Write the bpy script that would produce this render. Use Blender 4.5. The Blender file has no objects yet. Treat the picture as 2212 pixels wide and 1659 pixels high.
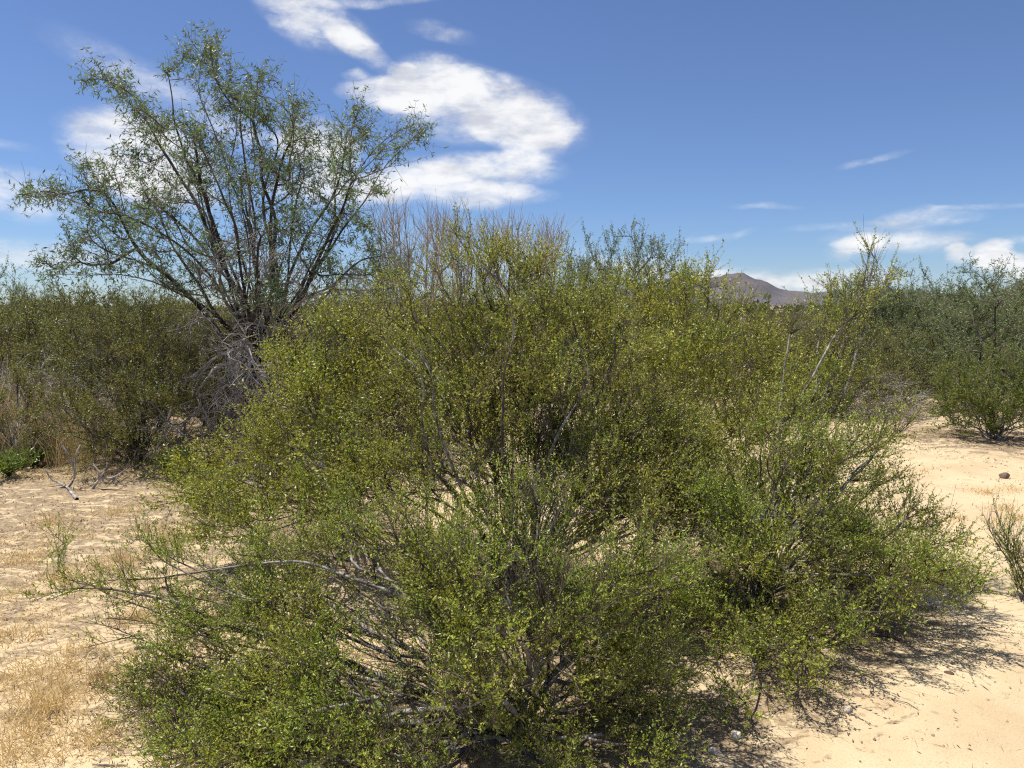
import bpy, math
import numpy as np

# ------------------------------------------------------------------ camera, sky, sun
scene = bpy.context.scene
COL = scene.collection
CAM_H = 1.75
PITCH = math.radians(6.0)
F = 1610.0                       # focal length in pixels of a 2212 px wide frame
cam_data = bpy.data.cameras.new('camera')
cam = bpy.data.objects.new('camera', cam_data)
COL.objects.link(cam)
cam.location = (0, 0, CAM_H)
cam.rotation_euler = (math.pi / 2 - PITCH, 0, 0)
cam_data.sensor_width = 36.0
cam_data.lens = 36.0 * F / 2212.0
cam_data.clip_start = 0.05
cam_data.clip_end = 30000
scene.camera = cam

SUN = np.array([-0.34, 0.14, 0.93]); SUN /= np.linalg.norm(SUN)
SUN_EL = math.asin(SUN[2]); SUN_ROT = math.atan2(SUN[0], SUN[1])

scene.view_settings.view_transform = 'Standard'
scene.view_settings.look = 'None'
scene.view_settings.exposure = 0.5
scene.view_settings.gamma = 1.0
scene.view_settings.use_curve_mapping = False
scene.render.engine = 'CYCLES'
scene.cycles.max_bounces = 5
scene.cycles.diffuse_bounces = 3
scene.cycles.glossy_bounces = 2
scene.cycles.transmission_bounces = 3
scene.cycles.use_denoising = False
scene.cycles.pixel_filter_type = 'BLACKMAN_HARRIS'
scene.cycles.filter_width = 1.2
scene.cycles.sample_clamp_indirect = 4.0

sl = bpy.data.lights.new('sun', 'SUN')
sl.energy = 4.7
sl.angle = math.radians(0.53)
sl.color = (1.0, 0.95, 0.86)
so = bpy.data.objects.new('sun', sl)
COL.objects.link(so)
so.rotation_euler = (math.pi / 2 - SUN_EL, 0, math.atan2(SUN[0], -SUN[1]))


def ray(px, py):
    """world direction of a point of the photograph, scaled so that y = 1"""
    cx, cy = (px - 1106.0) / F, -(py - 829.5) / F
    c, s = math.cos(PITCH), math.sin(PITCH)
    y = c + cy * s
    z = -s + cy * c
    return np.array([cx / y, 1.0, z / y])


def at(px, py, Y):
    d = ray(px, py)
    return np.array([d[0] * Y, Y, CAM_H + d[2] * Y])


def azel(px, py):
    d = ray(px, py); d = d / np.linalg.norm(d)
    return math.atan2(d[0], d[1]), math.asin(d[2])


class NT:
    def __init__(self, tree):
        self.t = tree; self.n = tree.nodes; self.l = tree.links
        self.n.clear()
    def new(self, kind, **kw):
        nd = self.n.new(kind)
        for k, v in kw.items():
            if k == 'ins':
                for a, b in v.items():
                    self.put(nd, a, b)
            else:
                setattr(nd, k, v)
        return nd
    def put(self, nd, a, b):
        s = nd.inputs[a]
        if isinstance(b, bpy.types.NodeSocket): self.l.new(b, s)
        elif isinstance(b, bpy.types.Node): self.l.new(b.outputs[0], s)
        else: s.default_value = b
    def math(self, op, a, b=None, c=None, clamp=False):
        nd = self.n.new('ShaderNodeMath'); nd.operation = op; nd.use_clamp = clamp
        self.put(nd, 0, a)
        if b is not None: self.put(nd, 1, b)
        if c is not None: self.put(nd, 2, c)
        return nd.outputs[0]
    def vmath(self, op, a, b=None):
        nd = self.n.new('ShaderNodeVectorMath'); nd.operation = op
        self.put(nd, 0, a)
        if b is not None: self.put(nd, 1, b)
        return nd.outputs['Value'] if op in ('LENGTH', 'DOT_PRODUCT') else nd.outputs[0]
    def mix(self, fac, a, b, mode='MIX'):
        nd = self.n.new('ShaderNodeMix'); nd.data_type = 'RGBA'; nd.blend_type = mode
        self.put(nd, 0, fac); self.put(nd, 6, a); self.put(nd, 7, b)
        return nd.outputs[2]
    def ramp(self, x, lo, hi, a=0.0, b=1.0, smooth=True):
        nd = self.n.new('ShaderNodeMapRange')
        nd.interpolation_type = 'SMOOTHSTEP' if smooth else 'LINEAR'
        self.put(nd, 0, x); self.put(nd, 1, lo); self.put(nd, 2, hi); self.put(nd, 3, a); self.put(nd, 4, b)
        return nd.outputs[0]
    def noise(self, vec, scale, detail=4, rough=.55, out=0, dist=0.0):
        nd = self.n.new('ShaderNodeTexNoise')
        if vec is not None: self.put(nd, 'Vector', vec)
        nd.inputs['Scale'].default_value = scale
        nd.inputs['Detail'].default_value = detail
        nd.inputs['Roughness'].default_value = rough
        nd.inputs['Distortion'].default_value = dist
        return nd.outputs[out]


# cloud blobs: x, y, half width, half height, tilt in degrees, weight (measured in the photograph)
CLOUDS = [
    (665, 30, 150, 46, -20, 1.0), (640, 70, 60, 24, -20, .5), (765, 92, 85, 26, -28, .95), (800, 0, 180, 12, 3, .5),
    (955, 72, 85, 20, -8, .50), (770, 155, 26, 11, 0, .7), (868, 148, 38, 15, -10, .7),
    (845, 200, 105, 36, -3, 1.15), (960, 168, 120, 44, -10, .95), (985, 225, 190, 70, -8, 1.0), (1120, 252, 150, 66, -16, .95),
    (1195, 275, 60, 34, -20, .5), (1135, 330, 110, 52, 28, .75), (1010, 372, 210, 46, 3, 1.1), (885, 395, 120, 42, 8, .9),
    (1050, 425, 150, 25, 2, 1.15),
    (310, 335, 155, 74, -12, 1.5), (350, 412, 150, 38, -10, 1.15), (390, 215, 260, 44, -22, .6),
    (690, 315, 100, 62, -10, 1.5), (730, 410, 160, 40, 0, 1.1),
    (10, 415, 115, 46, -14, .95), (60, 370, 80, 10, -5, .35), (0, 312, 60, 12, -5, .4),
    (60, 552, 200, 36, 0, .8),
    (1995, 474, 100, 20, 0, .8), (1830, 492, 110, 12, 0, .5), (1950, 525, 150, 26, -3, .8),
    (1850, 535, 60, 22, 10, .8), (1890, 353, 75, 9, 12, .42), (1655, 446, 70, 9, -8, .5),
    (1550, 511, 90, 9, 8, .5), (2140, 447, 90, 8, 0, .45),
    (2070, 549, 24, 17, 0, 1.3), (2142, 552, 40, 26, 15, 1.5), (2190, 580, 66, 26, -15, 1.4), (2215, 520, 60, 10, 0, .5),
    (1700, 600, 270, 24, 0, 1.05), (1400, 585, 170, 36, 0, .8), (1120, 560, 200, 40, 0, .5),
]
world = bpy.data.worlds.new('World')
scene.world = world
world.use_nodes = True
w = NT(world.node_tree)
sky = w.new('ShaderNodeTexSky', sky_type='NISHITA', sun_disc=False, sun_elevation=SUN_EL,
            sun_rotation=SUN_ROT, altitude=400.0, air_density=1.0, dust_density=0.0, ozone_density=3.5)
tc = w.new('ShaderNodeTexCoord')
sep = w.new('ShaderNodeSeparateXYZ', ins={0: tc.outputs['Generated']})
AZ = w.math('ARCTAN2', sep.outputs[0], sep.outputs[1])
EL = w.math('ARCSINE', sep.outputs[2])
P = w.new('ShaderNodeCombineXYZ', ins={0: AZ, 1: EL}).outputs[0]
PS = w.vmath('MULTIPLY', P, (1.0, 2.0, 1.0))
nz = w.noise(PS, 7.0, 5, .58, out=1)
off = w.vmath('MULTIPLY', w.vmath('SUBTRACT', nz, (.5, .5, .5)), (0.052, 0.034, 0.0))
PD = w.vmath('ADD', P, off)
acc = None
for (x, y, rx, ry, tilt, wt) in CLOUDS:
    az, el = azel(x, y)
    mp = w.new('ShaderNodeMapping', vector_type='TEXTURE')
    w.put(mp, 'Vector', PD)
    mp.inputs['Location'].default_value = (az, el, 0)
    mp.inputs['Rotation'].default_value = (0, 0, math.radians(tilt))
    mp.inputs['Scale'].default_value = (rx / F * 1.06, ry / F * 1.1, 1)
    q = w.vmath('DOT_PRODUCT', mp.outputs[0], mp.outputs[0])
    g = w.math('MAXIMUM', w.math('MULTIPLY_ADD', q, -wt, wt), 0.0)
    acc = g if acc is None else w.math('ADD', acc, g)
# the sky goes on behind and beside the camera, clouds added to whiten shade
gen = w.noise(PS, 2.6, 5, .6)
beside = w.ramp(w.math('ABSOLUTE', AZ), .8, 1.3)
high = w.math('MULTIPLY', w.ramp(EL, 0.0, .1), w.ramp(EL, 1.2, 1.5, 1.0, .35))
acc = w.math('ADD', acc, w.math('MULTIPLY', w.math('MULTIPLY', beside, high), w.ramp(gen, .46, .66, 0, 1.1)))
fib = w.noise(w.vmath('MULTIPLY', P, (9.0, 21.0, 1.0)), 1.5, 8, .60, dist=.25)
dens = w.math('MULTIPLY', acc, w.math('MULTIPLY_ADD', fib, 2.2, .05))
fine = w.noise(w.vmath('MULTIPLY', P, (20.0, 34.0, 1.0)), 1.6, 7, .66, dist=.3)
dens = w.math('ADD', dens, w.math('MULTIPLY', w.math('SUBTRACT', fine, .52), w.ramp(dens, .02, .6, 0.0, 1.5)))
den = w.ramp(dens, -.04, 1.75)
shade = w.noise(w.vmath('MULTIPLY', P, (8.0, 22.0, 1.0)), 1.3, 6, .6)
ccol = w.mix(w.ramp(shade, .42, .68), (7.1, 7.1, 7.1, 1), (4.6, 4.8, 5.3, 1))
skt = w.mix(w.ramp(EL, 0.0, .30), (.50, .60, .80, 1), (.60, .635, .78, 1))
skc = w.mix(1.0, sky.outputs[0], skt, 'MULTIPLY')
final = w.mix(w.math('MULTIPLY', den, .94), skc, ccol)
bg = w.new('ShaderNodeBackground', ins={'Color': final, 'Strength': 0.1})
w.new('ShaderNodeOutputWorld', ins={0: bg})
world.cycles.sampling_method = 'MANUAL'
world.cycles.sample_map_resolution = 512

# ------------------------------------------------------------------ numeric helpers
def rng_(seed): return np.random.default_rng(seed)

def nrm(v):
    return v / np.maximum(np.linalg.norm(v, axis=-1, keepdims=True), 1e-9)

def hash2(ix, iy, s):
    h = (ix.astype(np.int64) * 374761393 + iy.astype(np.int64) * 668265263 + s * 974711) & 0x7fffffff
    h = ((h ^ (h >> 13)) * 1274126177) & 0x7fffffff
    h = h ^ (h >> 16)
    return (h & 0xffff) / 65535.0

def vnoise(x, y, s=0):
    ix, iy = np.floor(x), np.floor(y)
    fx, fy = x - ix, y - iy
    fx, fy = fx * fx * (3 - 2 * fx), fy * fy * (3 - 2 * fy)
    a, b = hash2(ix, iy, s), hash2(ix + 1, iy, s)
    c, d = hash2(ix, iy + 1, s), hash2(ix + 1, iy + 1, s)
    return (a * (1 - fx) + b * fx) * (1 - fy) + (c * (1 - fx) + d * fx) * fy

def fbm(x, y, octv=4, s=0, gain=.5):
    t, a, n = 0, 1.0, 0
    for k in range(octv):
        t = t + a * vnoise(x * 2 ** k + 17.3 * k, y * 2 ** k - 9.1 * k, s + k)
        n += a; a *= gain
    return t / n

def gz(x, y):
    """height of the ground"""
    x = np.asarray(x, float); y = np.asarray(y, float)
    r = np.hypot(x, y)
    near = np.exp(-(r / 40.0) ** 2)
    z = (fbm(x * .35, y * .35, 2, 3) - .5) * .16
    z = z + (fbm(x * 1.6, y * 1.6, 3, 8) - .5) * .075 * near
    z = z + (fbm(x * 7.0, y * 9.0, 3, 21) - .5) * .022 * near
    return z * np.clip(r / 3.0, .3, 1)

def ground_pt(px, py):
    d = ray(px, py)
    Y = -CAM_H / d[2]
    for _ in range(4):
        Y = -(CAM_H - float(gz(d[0] * Y, Y))) / d[2]
    return np.array([d[0] * Y, Y, float(gz(d[0] * Y, Y))])

def mesh_from(name, verts, quads=None, tris=None, smooth=False, attr=None):
    me = bpy.data.meshes.new(name)
    nq = 0 if quads is None else len(quads)
    nt = 0 if tris is None else len(tris)
    me.vertices.add(len(verts))
    me.vertices.foreach_set('co', np.asarray(verts, np.float32).ravel())
    me.loops.add(nq * 4 + nt * 3)
    idx = []
    if nq: idx.append(np.asarray(quads, np.int32).ravel())
    if nt: idx.append(np.asarray(tris, np.int32).ravel())
    me.loops.foreach_set('vertex_index', np.concatenate(idx))
    me.polygons.add(nq + nt)
    st = np.concatenate([np.arange(nq) * 4, nq * 4 + np.arange(nt) * 3]).astype(np.int32)
    me.polygons.foreach_set('loop_start', st)
    if attr is not None:
        a = me.attributes.new('rnd', 'FLOAT', 'FACE')
        a.data.foreach_set('value', np.asarray(attr, np.float32))
    me.update(calc_edges=True)
    me.polygons.foreach_set('use_smooth', np.full(nq + nt, smooth))
    return me

def link(name, me, mat, parent=None, **props):
    o = bpy.data.objects.new(name, me)
    if mat is not None:
        if len(me.materials) == 0: me.materials.append(mat)
    COL.objects.link(o)
    if parent is not None: o.parent = parent
    for k, v in props.items(): o[k] = v
    return o

def thing(name, label, cat, loc=(0, 0, 0), rz=0.0, group=None, scale=None):
    o = bpy.data.objects.new(name, None)
    o.empty_display_size = .1
    COL.objects.link(o)
    o.location = [float(c) for c in loc]
    o.rotation_euler = (0, 0, rz)
    if scale is not None: o.scale = scale
    o['label'] = label; o['category'] = cat
    if group: o['group'] = group
    return o

def copy_tree(src, loc, rz, scale, label, group):
    r = src.copy(); COL.objects.link(r)
    r.location = [float(c) for c in loc]; r.rotation_euler = (0, 0, rz); r.scale = scale
    r['label'] = label
    if group: r['group'] = group
    elif 'group' in r: del r['group']
    for ch in list(src.children):
        c = ch.copy(); COL.objects.link(c); c.parent = r
        for g in ch.children:
            d = g.copy(); COL.objects.link(d); d.parent = c
    return r

# ------------------------------------------------------------------ materials
def new_mat(name):
    m = bpy.data.materials.new(name); m.use_nodes = True
    return m, NT(m.node_tree)

def leaf_mat(name, a, b, dry, transl=.35, rough=.38, scale=2.2, dryness=.12, spec=.5):
    m, t = new_mat(name)
    tcn = t.new('ShaderNodeTexCoord')
    at_ = t.new('ShaderNodeAttribute', attribute_name='rnd')
    geo = t.new('ShaderNodeNewGeometry')
    big = t.ramp(t.noise(geo.outputs['Position'], scale, 3, .6), .38, .66)
    r = at_.outputs['Fac']
    age = t.math('FRACT', t.math('MULTIPLY', r, 3.77))
    c = t.mix(t.math('MULTIPLY_ADD', age, .65, t.math('MULTIPLY', big, .35)), a, b)
    c = t.mix(t.math('GREATER_THAN', r, 1.0 - dryness), c, dry)
    v = t.math('MULTIPLY_ADD', t.math('FRACT', t.math('MULTIPLY', r, 7.31)), .85, .58)
    hs = t.new('ShaderNodeHueSaturation', ins={'Color': c, 'Value': v, 'Saturation': 1.0})
    p = t.new('ShaderNodeBsdfPrincipled', ins={'Base Color': hs.outputs[0], 'Roughness': rough, 'Specular IOR Level': spec})
    tcol = t.mix(1.0, hs.outputs[0], (1.5, 1.45, .7, 1), 'MULTIPLY')
    tr = t.new('ShaderNodeBsdfTranslucent', ins={'Color': tcol})
    mx = t.new('ShaderNodeMixShader', ins={0: transl, 1: p.outputs[0], 2: tr.outputs[0]})
    t.new('ShaderNodeOutputMaterial', ins={0: mx.outputs[0]})
    return m

def bark_mat(name, a, b, scale=18.0, rough=.85, lo=.4, hi=.62, bump=.3):
    m, t = new_mat(name)
    geo = t.new('ShaderNodeNewGeometry')
    pos = t.vmath('MULTIPLY', geo.outputs['Position'], (1.0, 1.0, .55))
    n = t.noise(pos, scale, 4, .6)
    c = t.mix(t.ramp(n, lo, hi), a, b)
    fine = t.noise(pos, scale * 6, 3, .6)
    c = t.mix(t.math('MULTIPLY', t.ramp(fine, .5, .75), .45), c, tuple(x * .45 for x in a[:3]) + (1,))
    bp = t.new('ShaderNodeBump', ins={'Strength': bump, 'Distance': .004, 'Height': fine})
    p = t.new('ShaderNodeBsdfPrincipled', ins={'Base Color': c, 'Roughness': rough, 'Normal': bp.outputs[0], 'Specular IOR Level': .25})
    t.new('ShaderNodeOutputMaterial', ins={0: p.outputs[0]})
    return m

def plain_mat(name, a, b, scale=30.0, rough=.8, transl=0.0):
    m, t = new_mat(name)
    geo = t.new('ShaderNodeNewGeometry')
    n = t.noise(geo.outputs['Position'], scale, 3, .6)
    at_ = t.new('ShaderNodeAttribute', attribute_name='rnd')
    f = t.math('MULTIPLY_ADD', at_.outputs['Fac'], .6, t.math('MULTIPLY', n, .4))
    c = t.mix(f, a, b)
    p = t.new('ShaderNodeBsdfPrincipled', ins={'Base Color': c, 'Roughness': rough, 'Specular IOR Level': .3})
    out = p.outputs[0]
    if transl:
        tr = t.new('ShaderNodeBsdfTranslucent', ins={'Color': c})
        out = t.new('ShaderNodeMixShader', ins={0: transl, 1: out, 2: tr.outputs[0]}).outputs[0]
    t.new('ShaderNodeOutputMaterial', ins={0: out})
    return m

M_CREO = leaf_mat('creosote_leaf', (.190, .300, .038, 1), (.375, .355, .058, 1), (.30, .25, .07, 1), .30, .42, 1.9, .04, .4)
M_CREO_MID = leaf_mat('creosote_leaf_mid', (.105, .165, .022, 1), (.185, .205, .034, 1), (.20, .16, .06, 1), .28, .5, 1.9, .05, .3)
M_OLIVE = leaf_mat('creosote_leaf_olive', (.205, .290, .040, 1), (.390, .350, .065, 1), (.30, .23, .07, 1), .30, .42, 1.9, .05, .4)
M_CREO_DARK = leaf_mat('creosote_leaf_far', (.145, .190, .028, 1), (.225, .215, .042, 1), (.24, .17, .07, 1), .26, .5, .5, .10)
M_MESQ = leaf_mat('mesquite_leaf', (.125, .205, .110, 1), (.180, .240, .125, 1), (.17, .16, .08, 1), .30, .5, 1.2, .07)
M_MESQ_FAR = leaf_mat('mesquite_leaf_far', (.150, .215, .095, 1), (.210, .250, .110, 1), (.17, .15, .10, 1), .32, .5, .5, .06)
M_WEED = leaf_mat('weed_leaf', (.120, .190, .035, 1), (.190, .240, .060, 1), (.17, .15, .06, 1), .3, .45, 6, .05)
M_BARK_C = bark_mat('creosote_bark', (.085, .070, .060, 1), (.36, .34, .31, 1), 16, .8)
M_TWIG_C = bark_mat('creosote_twig', (.055, .040, .030, 1), (.20, .165, .13, 1), 7, .7)
M_BARK_M = bark_mat('mesquite_bark', (.030, .024, .020, 1), (.085, .074, .064, 1), 10, .9)
M_TWIG_M = bark_mat('mesquite_twig', (.075, .055, .042, 1), (.20, .17, .14, 1), 4, .8)
M_DEAD = bark_mat('dead_wood', (.24, .215, .195, 1), (.52, .48, .44, 1), 9, .9)
M_BARE = bark_mat('bare_whip', (.34, .26, .20, 1), (.48, .41, .34, 1), 2, .9)
M_SEED = plain_mat('seed_fluff', (.48, .46, .26, 1), (.62, .60, .42, 1), 60, .95, .2)
M_SCRUB = leaf_mat('far_scrub', (.070, .095, .028, 1), (.105, .115, .045, 1), (.12, .10, .06, 1), .3, .7, .03, .1, .1)
M_STRAW = plain_mat('straw', (.62, .45, .20, 1), (.80, .65, .36, 1), 5, .7, .25)
M_STRAW_GREY = plain_mat('grey_straw', (.30, .235, .15, 1), (.46, .37, .24, 1), 5, .8, .2)
M_LITTER = plain_mat('litter', (.085, .055, .038, 1), (.33, .23, .14, 1), 9, .9)
M_STONE = bark_mat('stone', (.26, .19, .14, 1), (.42, .33, .25, 1), 20, .9)
M_STONE_DARK = bark_mat('stone_dark', (.12, .075, .055, 1), (.2, .14, .10, 1), 20, .9)
M_STONE_PALE = bark_mat('stone_pale', (.5, .42, .33, 1), (.66, .58, .48, 1), 20, .9)

# ------------------------------------------------------------------ plant growing
def catmull(pts, step):
    p = np.asarray(pts, float)
    if len(p) == 2:
        n = max(1, int(np.linalg.norm(p[1] - p[0]) / step))
        return p[0] + (p[1] - p[0]) * np.linspace(0, 1, n + 1)[:, None]
    q = np.vstack([2 * p[0] - p[1], p, 2 * p[-1] - p[-2]])
    out = [p[0]]
    for i in range(1, len(q) - 2):
        a, b, c, d = q[i - 1], q[i], q[i + 1], q[i + 2]
        n = max(1, int(np.linalg.norm(c - b) / step))
        for t in np.linspace(0, 1, n + 1)[1:]:
            out.append(.5 * ((2 * b) + (c - a) * t + (2 * a - 5 * b + 4 * c - d) * t * t + (3 * b - a - 3 * c + d) * t ** 3))
    return np.array(out)

def wander(p, amp, rng):
    """slow random bends along a polyline, none at its start"""
    n = len(p)
    if n < 3: return p
    k = rng.normal(size=(n, 3)) * amp
    k = np.cumsum(k, 0)
    k -= np.linspace(0, 1, n)[:, None] * k[-1]
    return p + k

def grow(base, stems, att, rng, bf=.35, step=.07, bend=.006, r0=.0012, rmax=.03, expo=.44, smooth=2):
    pos = [np.asarray(base, float)]; par = [-1]; sid = [-1]; plen = [0.0]; isatt = [False]
    for si, s in enumerate(stems):
        pts = wander(catmull(s, step), bend, rng)
        A = np.array(pos)
        k = int(np.argmin(((A - pts[0]) ** 2).sum(1)))
        start = 1 if np.linalg.norm(A[k] - pts[0]) < step * .6 else 0
        for q in pts[start:]:
            d = np.linalg.norm(q - pos[k])
            pos.append(q); par.append(k); sid.append(si); plen.append(plen[k] + d); isatt.append(False)
            k = len(pos) - 1
    A = np.array(pos); L = np.array(plen)
    n = len(att)
    if n:
        best = np.full(n, 1e9); bp = np.zeros(n, int); alive = np.ones(n, bool)
        lo = min(4, len(A) - 1)
        for i in range(lo if len(A) > 8 else 0, len(A)):
            c = np.sqrt(((att - A[i]) ** 2).sum(1)) + bf * L[i]
            m = c < best; best[m] = c[m]; bp[m] = i
        for _ in range(n):
            j = int(np.argmin(np.where(alive, best, 1e9)))
            k = int(bp[j]); alive[j] = False
            a, b = pos[k], att[j]
            d = np.linalg.norm(b - a)
            m = max(1, int(d / (step * 1.1)))
            pp = par[k]
            dirn = (a - pos[pp]) if pp >= 0 else (b - a)
            dirn = dirn / (np.linalg.norm(dirn) + 1e-9)
            ctl = a + (dirn * .45 + np.array([0, 0, .12])) * d * .6 + (b - a) * .12
            new = []
            cur = k
            for q in range(1, m + 1):
                t = q / m
                x = (1 - t) ** 2 * a + 2 * t * (1 - t) * ctl + t * t * b
                if q < m: x = x + rng.normal(size=3) * bend * .8
                pos.append(x); par.append(cur); sid.append(sid[k]); plen.append(plen[cur] + d / m); isatt.append(q == m)
                cur = len(pos) - 1; new.append(cur)
            for i in new:
                c = np.sqrt(((att - pos[i]) ** 2).sum(1)) + bf * plen[i]
                mm = (c < best) & alive
                best[mm] = c[mm]; bp[mm] = i
    pos = np.array(pos); par = np.array(par); sid = np.array(sid); isatt = np.array(isatt)
    N = len(pos)
    flow = np.ones(N)
    for i in range(N - 1, 0, -1): flow[par[i]] += flow[i]
    main = np.full(N, -1)
    bestf = np.zeros(N)
    for i in range(1, N):
        if flow[i] > bestf[par[i]]: bestf[par[i]] = flow[i]; main[par[i]] = i
    for _ in range(smooth):
        q = pos.copy()
        ok = (par >= 0) & (main >= 0)
        ii = np.where(ok)[0]
        q[ii] = .5 * pos[ii] + .25 * (pos[par[ii]] + pos[main[ii]])
        pos = q
    rad = np.minimum(r0 * flow ** expo, rmax)
    return dict(pos=pos, par=par, sid=sid, flow=flow, main=main, rad=rad, isatt=isatt)

def tubes(a, b, ra, rb, da, db, k=4):
    """separate tapered segments; arrays of starts, ends, radii and ring directions"""
    ref = np.array([.31, .17, .93]); ref2 = np.array([.9, -.3, .1])
    def frame(d):
        d = nrm(d)
        r = np.where((np.abs(d @ ref) > .97)[:, None], ref2, ref)
        u = nrm(np.cross(d, r)); v = np.cross(d, u)
        return u, v
    ang = np.arange(k) / k * 2 * np.pi
    ca, sa = np.cos(ang), np.sin(ang)
    ua, va = frame(da); ub, vb = frame(db)
    A = a[:, None] + ra[:, None, None] * (ua[:, None] * ca[None, :, None] + va[:, None] * sa[None, :, None])
    B = b[:, None] + rb[:, None, None] * (ub[:, None] * ca[None, :, None] + vb[:, None] * sa[None, :, None])
    V = np.concatenate([A, B], 1).reshape(-1, 3)
    n = len(a); o = (np.arange(n) * 2 * k)[:, None]
    i = np.arange(k)[None]; j = (i + 1) % k
    Q = np.stack([o + i, o + j, o + k + j, o + k + i], -1).reshape(-1, 4)
    return V, Q

def skeleton_tubes(g, mask, k=4):
    """mask picks the edges (by child node) of a grown skeleton"""
    pos, par, rad, main = g['pos'], g['par'], g['rad'], g['main']
    N = len(pos)
    d = np.zeros((N, 3)); pi = np.maximum(par, 0)
    d = pos - pos[pi]; d[0] = (0, 0, 1)
    nd = d.copy()
    h = main >= 0
    nd[h] = nrm(d[h]) + nrm(d[main[h]])
    idx = np.where(mask & (par >= 0))[0]
    p = par[idx]
    ismain = main[p] == idx
    ra = np.where(ismain, rad[p], np.minimum(rad[p], rad[idx] * 1.25))
    da = np.where(ismain[:, None], nd[p], d[idx])
    return tubes(pos[p], pos[idx], ra, rad[idx], da, nd[idx], k)

def merge(parts):
    V, Q, o = [], [], 0
    for v, q in parts:
        V.append(v); Q.append(q + o); o += len(v)
    return np.concatenate(V), np.concatenate(Q)

def make_twigs(g, rng, per=4, length=.2, spread=.7, up=.35, maxflow=40, nseg=3, r=.0011, only=None, droop=0.0):
    pos, par = g['pos'], g['par']
    ok = g['isatt'] | (g['flow'] < maxflow * .3)
    ok &= (g['flow'] < maxflow) & (par >= 0) & (g['sid'] >= -1)
    if only is not None: ok &= only
    idx = np.where(ok)[0]
    idx = np.repeat(idx, per)
    t = rng.random(len(idx))[:, None]
    s = pos[par[idx]] * (1 - t) + pos[idx] * t
    d = nrm(pos[idx] - pos[par[idx]])
    dr = nrm(d * .75 + nrm(rng.normal(size=(len(idx), 3))) * spread + np.array([0, 0, up]))
    L = length * (.45 + .9 * rng.random(len(idx)))[:, None]
    bendv = nrm(rng.normal(size=(len(idx), 3))) * .35 + np.array([0, 0, .15 - droop])
    P = [s]
    cur = dr
    for k in range(nseg):
        cur = nrm(cur + bendv * (.55 / nseg * 2) + rng.normal(size=cur.shape) * .10)
        P.append(P[-1] + cur * L / nseg)
    P = np.stack(P, 1)
    return P

def twig_tubes(P, r0, r1, k=3):
    n, m = P.shape[:2]
    A = P[:, :-1].reshape(-1, 3); B = P[:, 1:].reshape(-1, 3)
    rr = np.linspace(r0, r1, m)
    ra = np.tile(rr[:-1], n); rb = np.tile(rr[1:], n)
    D = B - A
    return tubes(A, B, ra, rb, D, D, k)

def leaves(P, rng, per=14, ll=.012, lw=.0045, fwd=.55, pair=True, jitter=.25, up=0.15, t0=.15, droop=0.0, cluster=1):
    """small pointed leaves along polylines P (n, m, 3)"""
    n, m = P.shape[:2]
    t = t0 + (1 - t0) * (np.arange(per)[None] + rng.random((n, per)) * .9) / per
    t = np.repeat(t[:, :, None], cluster, 2).reshape(n, -1)
    per2 = t.shape[1]
    u = np.clip(t * (m - 1), 0, m - 1.001)
    k = u.astype(int); f = (u - k)[..., None]
    ii = np.arange(n)[:, None]
    a, b = P[ii, k], P[ii, k + 1]
    s = (a * (1 - f) + b * f).reshape(-1, 3)
    d = nrm(b - a).reshape(-1, 3)
    rv = nrm(rng.normal(size=(n * per2, 3)))
    side = nrm(np.cross(d, rv))
    ld = nrm(d * fwd + side + rng.normal(size=side.shape) * jitter + np.array([0, 0, up - droop]))
    nn = nrm(np.cross(ld, nrm(rng.normal(size=ld.shape) + np.array([0, .0, 1.3]))))
    size = (.45 + 1.0 * rng.random(len(s)))[:, None]
    L, W = ll * size, lw * size
    nrmv = np.cross(ld, nn)
    mid = s + ld * L * .5 + nrmv * L * .08
    V = np.stack([s, mid + nn * W * .5, s + ld * L - nrmv * L * .05, mid - nn * W * .5], 1).reshape(-1, 3)
    Q = np.arange(len(V)).reshape(-1, 4)
    return V, Q, rng.random(len(Q))

def octa(c, r, rng=None):
    n = len(c)
    base = np.array([[1, 0, 0], [-1, 0, 0], [0, 1, 0], [0, -1, 0], [0, 0, 1], [0, 0, -1]], float)
    V = (c[:, None] + base[None] * r[:, None, None]).reshape(-1, 3)
    t = np.array([[0, 2, 4], [2, 1, 4], [1, 3, 4], [3, 0, 4], [2, 0, 5], [1, 2, 5], [3, 1, 5], [0, 3, 5]])
    T = (t[None] + (np.arange(n) * 6)[:, None, None]).reshape(-1, 3)
    return V, T

def clump_points(clumps, rng, dens, flat=.8, shell=.25, gap=0.0):
    """points spread through ball-like clumps given as (px, py, distance, radius in px)"""
    out = []
    for c in clumps:
        px, py, Y, r = c[:4]
        k = c[4] if len(c) > 4 else 1.0
        R = r * Y / F
        n = max(2, int(dens * k * (r / 100.0) ** 2 * 100))
        d = nrm(rng.normal(size=(n, 3)))
        rad = R * (shell + (1 - shell) * rng.random(n)) ** .6 * (1 + gap * .5 * rng.random(n) ** 3)
        p = at(px, py, Y) + d * rad[:, None] * np.array([1.05, 1.0, flat])
        out.append(p)
    p = np.concatenate(out)
    if gap:
        # uneven growth: some pockets of the crown stay thin
        q = fbm(p[:, 0] * 4.4 + p[:, 1] * 1.6, p[:, 2] * 4.8 + p[:, 1] * 2.3, 2, 33)
        p = p[rng.random(len(p)) < np.clip((q - .38) * 6.0 + .30, .14, 1.0)]
    z = gz(p[:, 0], p[:, 1]) + .04
    low = p[:, 2] < z
    p[low, 2] = z[low] + rng.random(low.sum()) * .12
    return p

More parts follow.
